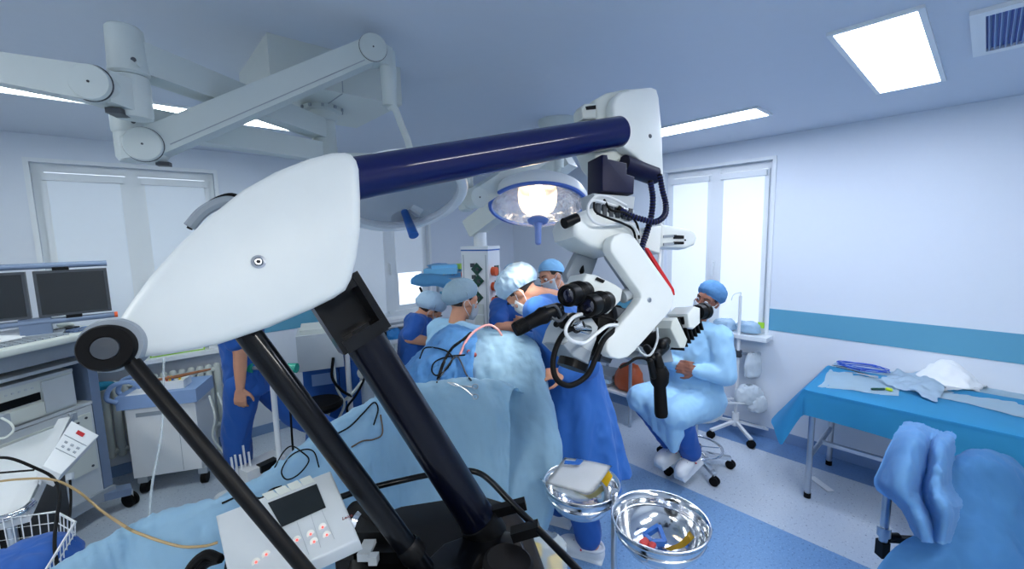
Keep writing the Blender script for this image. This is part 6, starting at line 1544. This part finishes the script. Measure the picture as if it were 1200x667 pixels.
# capped colleague behind the surgeon
fB = unit(-HF*.55 - HR*.75); rB = unit(fB.cross(Z3))
hdB = P(646,325,3.35); nkB = P(664,350,3.4); J = dict(head=hdB, neck=nkB, face=unit(fB*.85 - Z3*.3))
pelB = V((nkB.x, nkB.y, .94)) + HR*.06; J['pelvis'] = pelB; J['chest'] = nkB*.64 + pelB*.36
J['sr'] = nkB - Z3*.07 + rB*.18; J['sl'] = nkB - Z3*.07 - rB*.18
for s, k in (('r',1),('l',-1)): J['e'+s] = J['s'+s] - Z3*.27 + rB*(k*.05); J['w'+s] = J['e'+s] - Z3*.2 + fB*.13; J['hn'+s] = -rB*k
auto_legs(J, fB, .09, rB)
person('person', 'colleague in flat pale blue cap and mask looking on from behind the surgeon', J, SKIN, 'cap', None, seedv=41)

# person in blue scrubs seated and bent over behind the nurse
fD = unit(HR*.85 + HF*.5); rD = unit(fD.cross(Z3))
nkD = P(494,370,3.3); J = dict(neck=nkD, head=P(503,365,3.36), face=unit(fD*.6 - Z3*.7), hup=unit(fD*.6 + Z3*.7))
pelD = P(484,428,3.3); pelD.z = max(.62, pelD.z - .02); J['pelvis'] = pelD; J['chest'] = nkD*.62 + pelD*.38 - fD*.02
J['sr'] = nkD - Z3*.07 + rD*.17 - fD*.02; J['sl'] = nkD - Z3*.07 - rD*.17 - fD*.02
near = 'r' if J['sr'].dot(HF) < J['sl'].dot(HF) else 'l'; far = 'l' if near == 'r' else 'r'
J['s'+near] = P(487,378,3.14)
J['e'+near] = P(480,396,3.06); J['w'+near] = P(511,402,3.12); J['hd'+near] = fD - Z3*.1; J['hn'+near] = -Z3
J['e'+far] = J['s'+far] - Z3*.24; J['w'+far] = J['e'+far] + fD*.22; J['hn'+far] = -Z3
J['hr'] = pelD + rD*.1; J['hl'] = pelD - rD*.1
for s, k in (('r',1),('l',-1)):
    J['k'+s] = J['h'+s] + fD*.40 - Z3*.03; J['a'+s] = V((J['k'+s].x, J['k'+s].y, .10)) - fD*.03; J['t'+s] = J['a'+s] + fD
person('person', 'person in royal blue short-sleeved scrubs bent over on a dark chair behind the nurse', J, SKIN, 'bouffant', None, seedv=51)
oc_ = thing('office_chair', 'black padded chair behind the person bent over in blue scrubs', 'chair', (pelD.x, pelD.y, 0))
zs_ = pelD.z - .12
obj('seat', B().box((pelD.x,pelD.y,zs_-.03), (.42,.42,.06), rz(math.atan2(fD.y,fD.x)), .02), RUBBER, oc_)
bk_ = pelD - fD*.26; obj('backrest', B().box((bk_.x,bk_.y,zs_+.30), (.05,.40,.34), rz(math.atan2(fD.y,fD.x)), .024), RUBBER, oc_)
obj('back_stem', B().beam((bk_.x,bk_.y,zs_+.2), (bk_.x+fD.x*.1,bk_.y+fD.y*.1,zs_-.06), .05, .02, .005), RUBBER, oc_)
obj('gas_column', B().cyl((pelD.x,pelD.y,.07), (pelD.x,pelD.y,zs_-.06), .028, n=18), STEEL, oc_)
for k in range(5):
    a = 2*PI*k/5; e2 = V((pelD.x + .26*math.cos(a), pelD.y + .26*math.sin(a), .06)); obj('leg', B().beam((pelD.x,pelD.y,.08), e2, .04, .03, .006), BLACK, oc_); obj('caster', B().cyl(e2+V((-.012,0,-.03)), e2+V((.012,0,-.03)), .03, n=14), RUBBER, oc_)

# person walking past at the back left
fW = unit(-HR*.96 - HF*.2); rW = unit(fW.cross(Z3))
a1 = PZ(284,572,.10); pelW = V((a1.x, a1.y, .95)) + HR*.12
J = dict(pelvis=pelW, chest=pelW + Z3*.34 + fW*.02, neck=pelW + Z3*.53 + fW*.03, head=pelW + Z3*.71 + fW*.06, face=fW)
J['sr'] = J['neck'] - Z3*.06 + rW*.19; J['sl'] = J['neck'] - Z3*.06 - rW*.19
near = 'r' if rW.dot(HF) < 0 else 'l'; far = 'l' if near == 'r' else 'r'; kn_ = 1 if near == 'r' else -1
J['e'+near] = J['s'+near] - Z3*.28 - fW*.07; J['w'+near] = J['e'+near] - Z3*.24 + fW*.02; J['hn'+near] = -rW*kn_; J['hd'+near] = -Z3 + fW*.1
J['e'+far] = J['s'+far] - Z3*.27 + fW*.10; J['w'+far] = J['e'+far] - Z3*.25 + fW*.04; J['hn'+far] = rW*kn_; J['hd'+far] = -Z3
J['hr'] = pelW + rW*.09 - Z3*.05; J['hl'] = pelW - rW*.09 - Z3*.05
J['a'+near] = a1 + Z3*.0; J['k'+near] = (J['h'+near] + J['a'+near])/2 + fW*.04; J['t'+near] = J['a'+near] + fW
J['k'+far] = J['h'+far] - fW*.26 - Z3*.33; J['a'+far] = J['k'+far] - fW*.34 - Z3*.24; J['a'+far].z = max(.2, J['a'+far].z); J['t'+far] = J['a'+far] + fW*.7 - Z3*.7
person('person', 'person in royal blue scrubs and white clogs striding past the white generator cart', J, SKIN, 'bouffant', None, seedv=61)

# groups for things that come in several
GROUPS = {'person': 'people of the operating team', 'black_cable': 'black cables', 'white_cable': 'cream cables by the generator cart', 'clear_tube': 'pale tubes by the generator cart', 'steel_bowl': 'bowls on the stand',
          'surgical_drape': 'drapes over the operating field', 'plastic_pack': 'packs on the right window sill', 'folded_cloth': 'folded cloths', 'surgical_instrument': 'instruments beside the cable coil', 'radiator': 'column radiators',
          'pale_sheet': 'pale sheets on the turquoise table', 'white_tissue': 'white tissues on the turquoise table', 'yellow_packet': 'yellow packets in the bowls', 'plastic_bag': 'plastic bags', 'ceiling_light_panel': 'ceiling light panels'}
for o in list(SC.objects):
    if o.parent is None and 'category' in o and 'group' not in o:
        k = o.name.split('.')[0]
        if k in GROUPS: o['group'] = GROUPS[k]
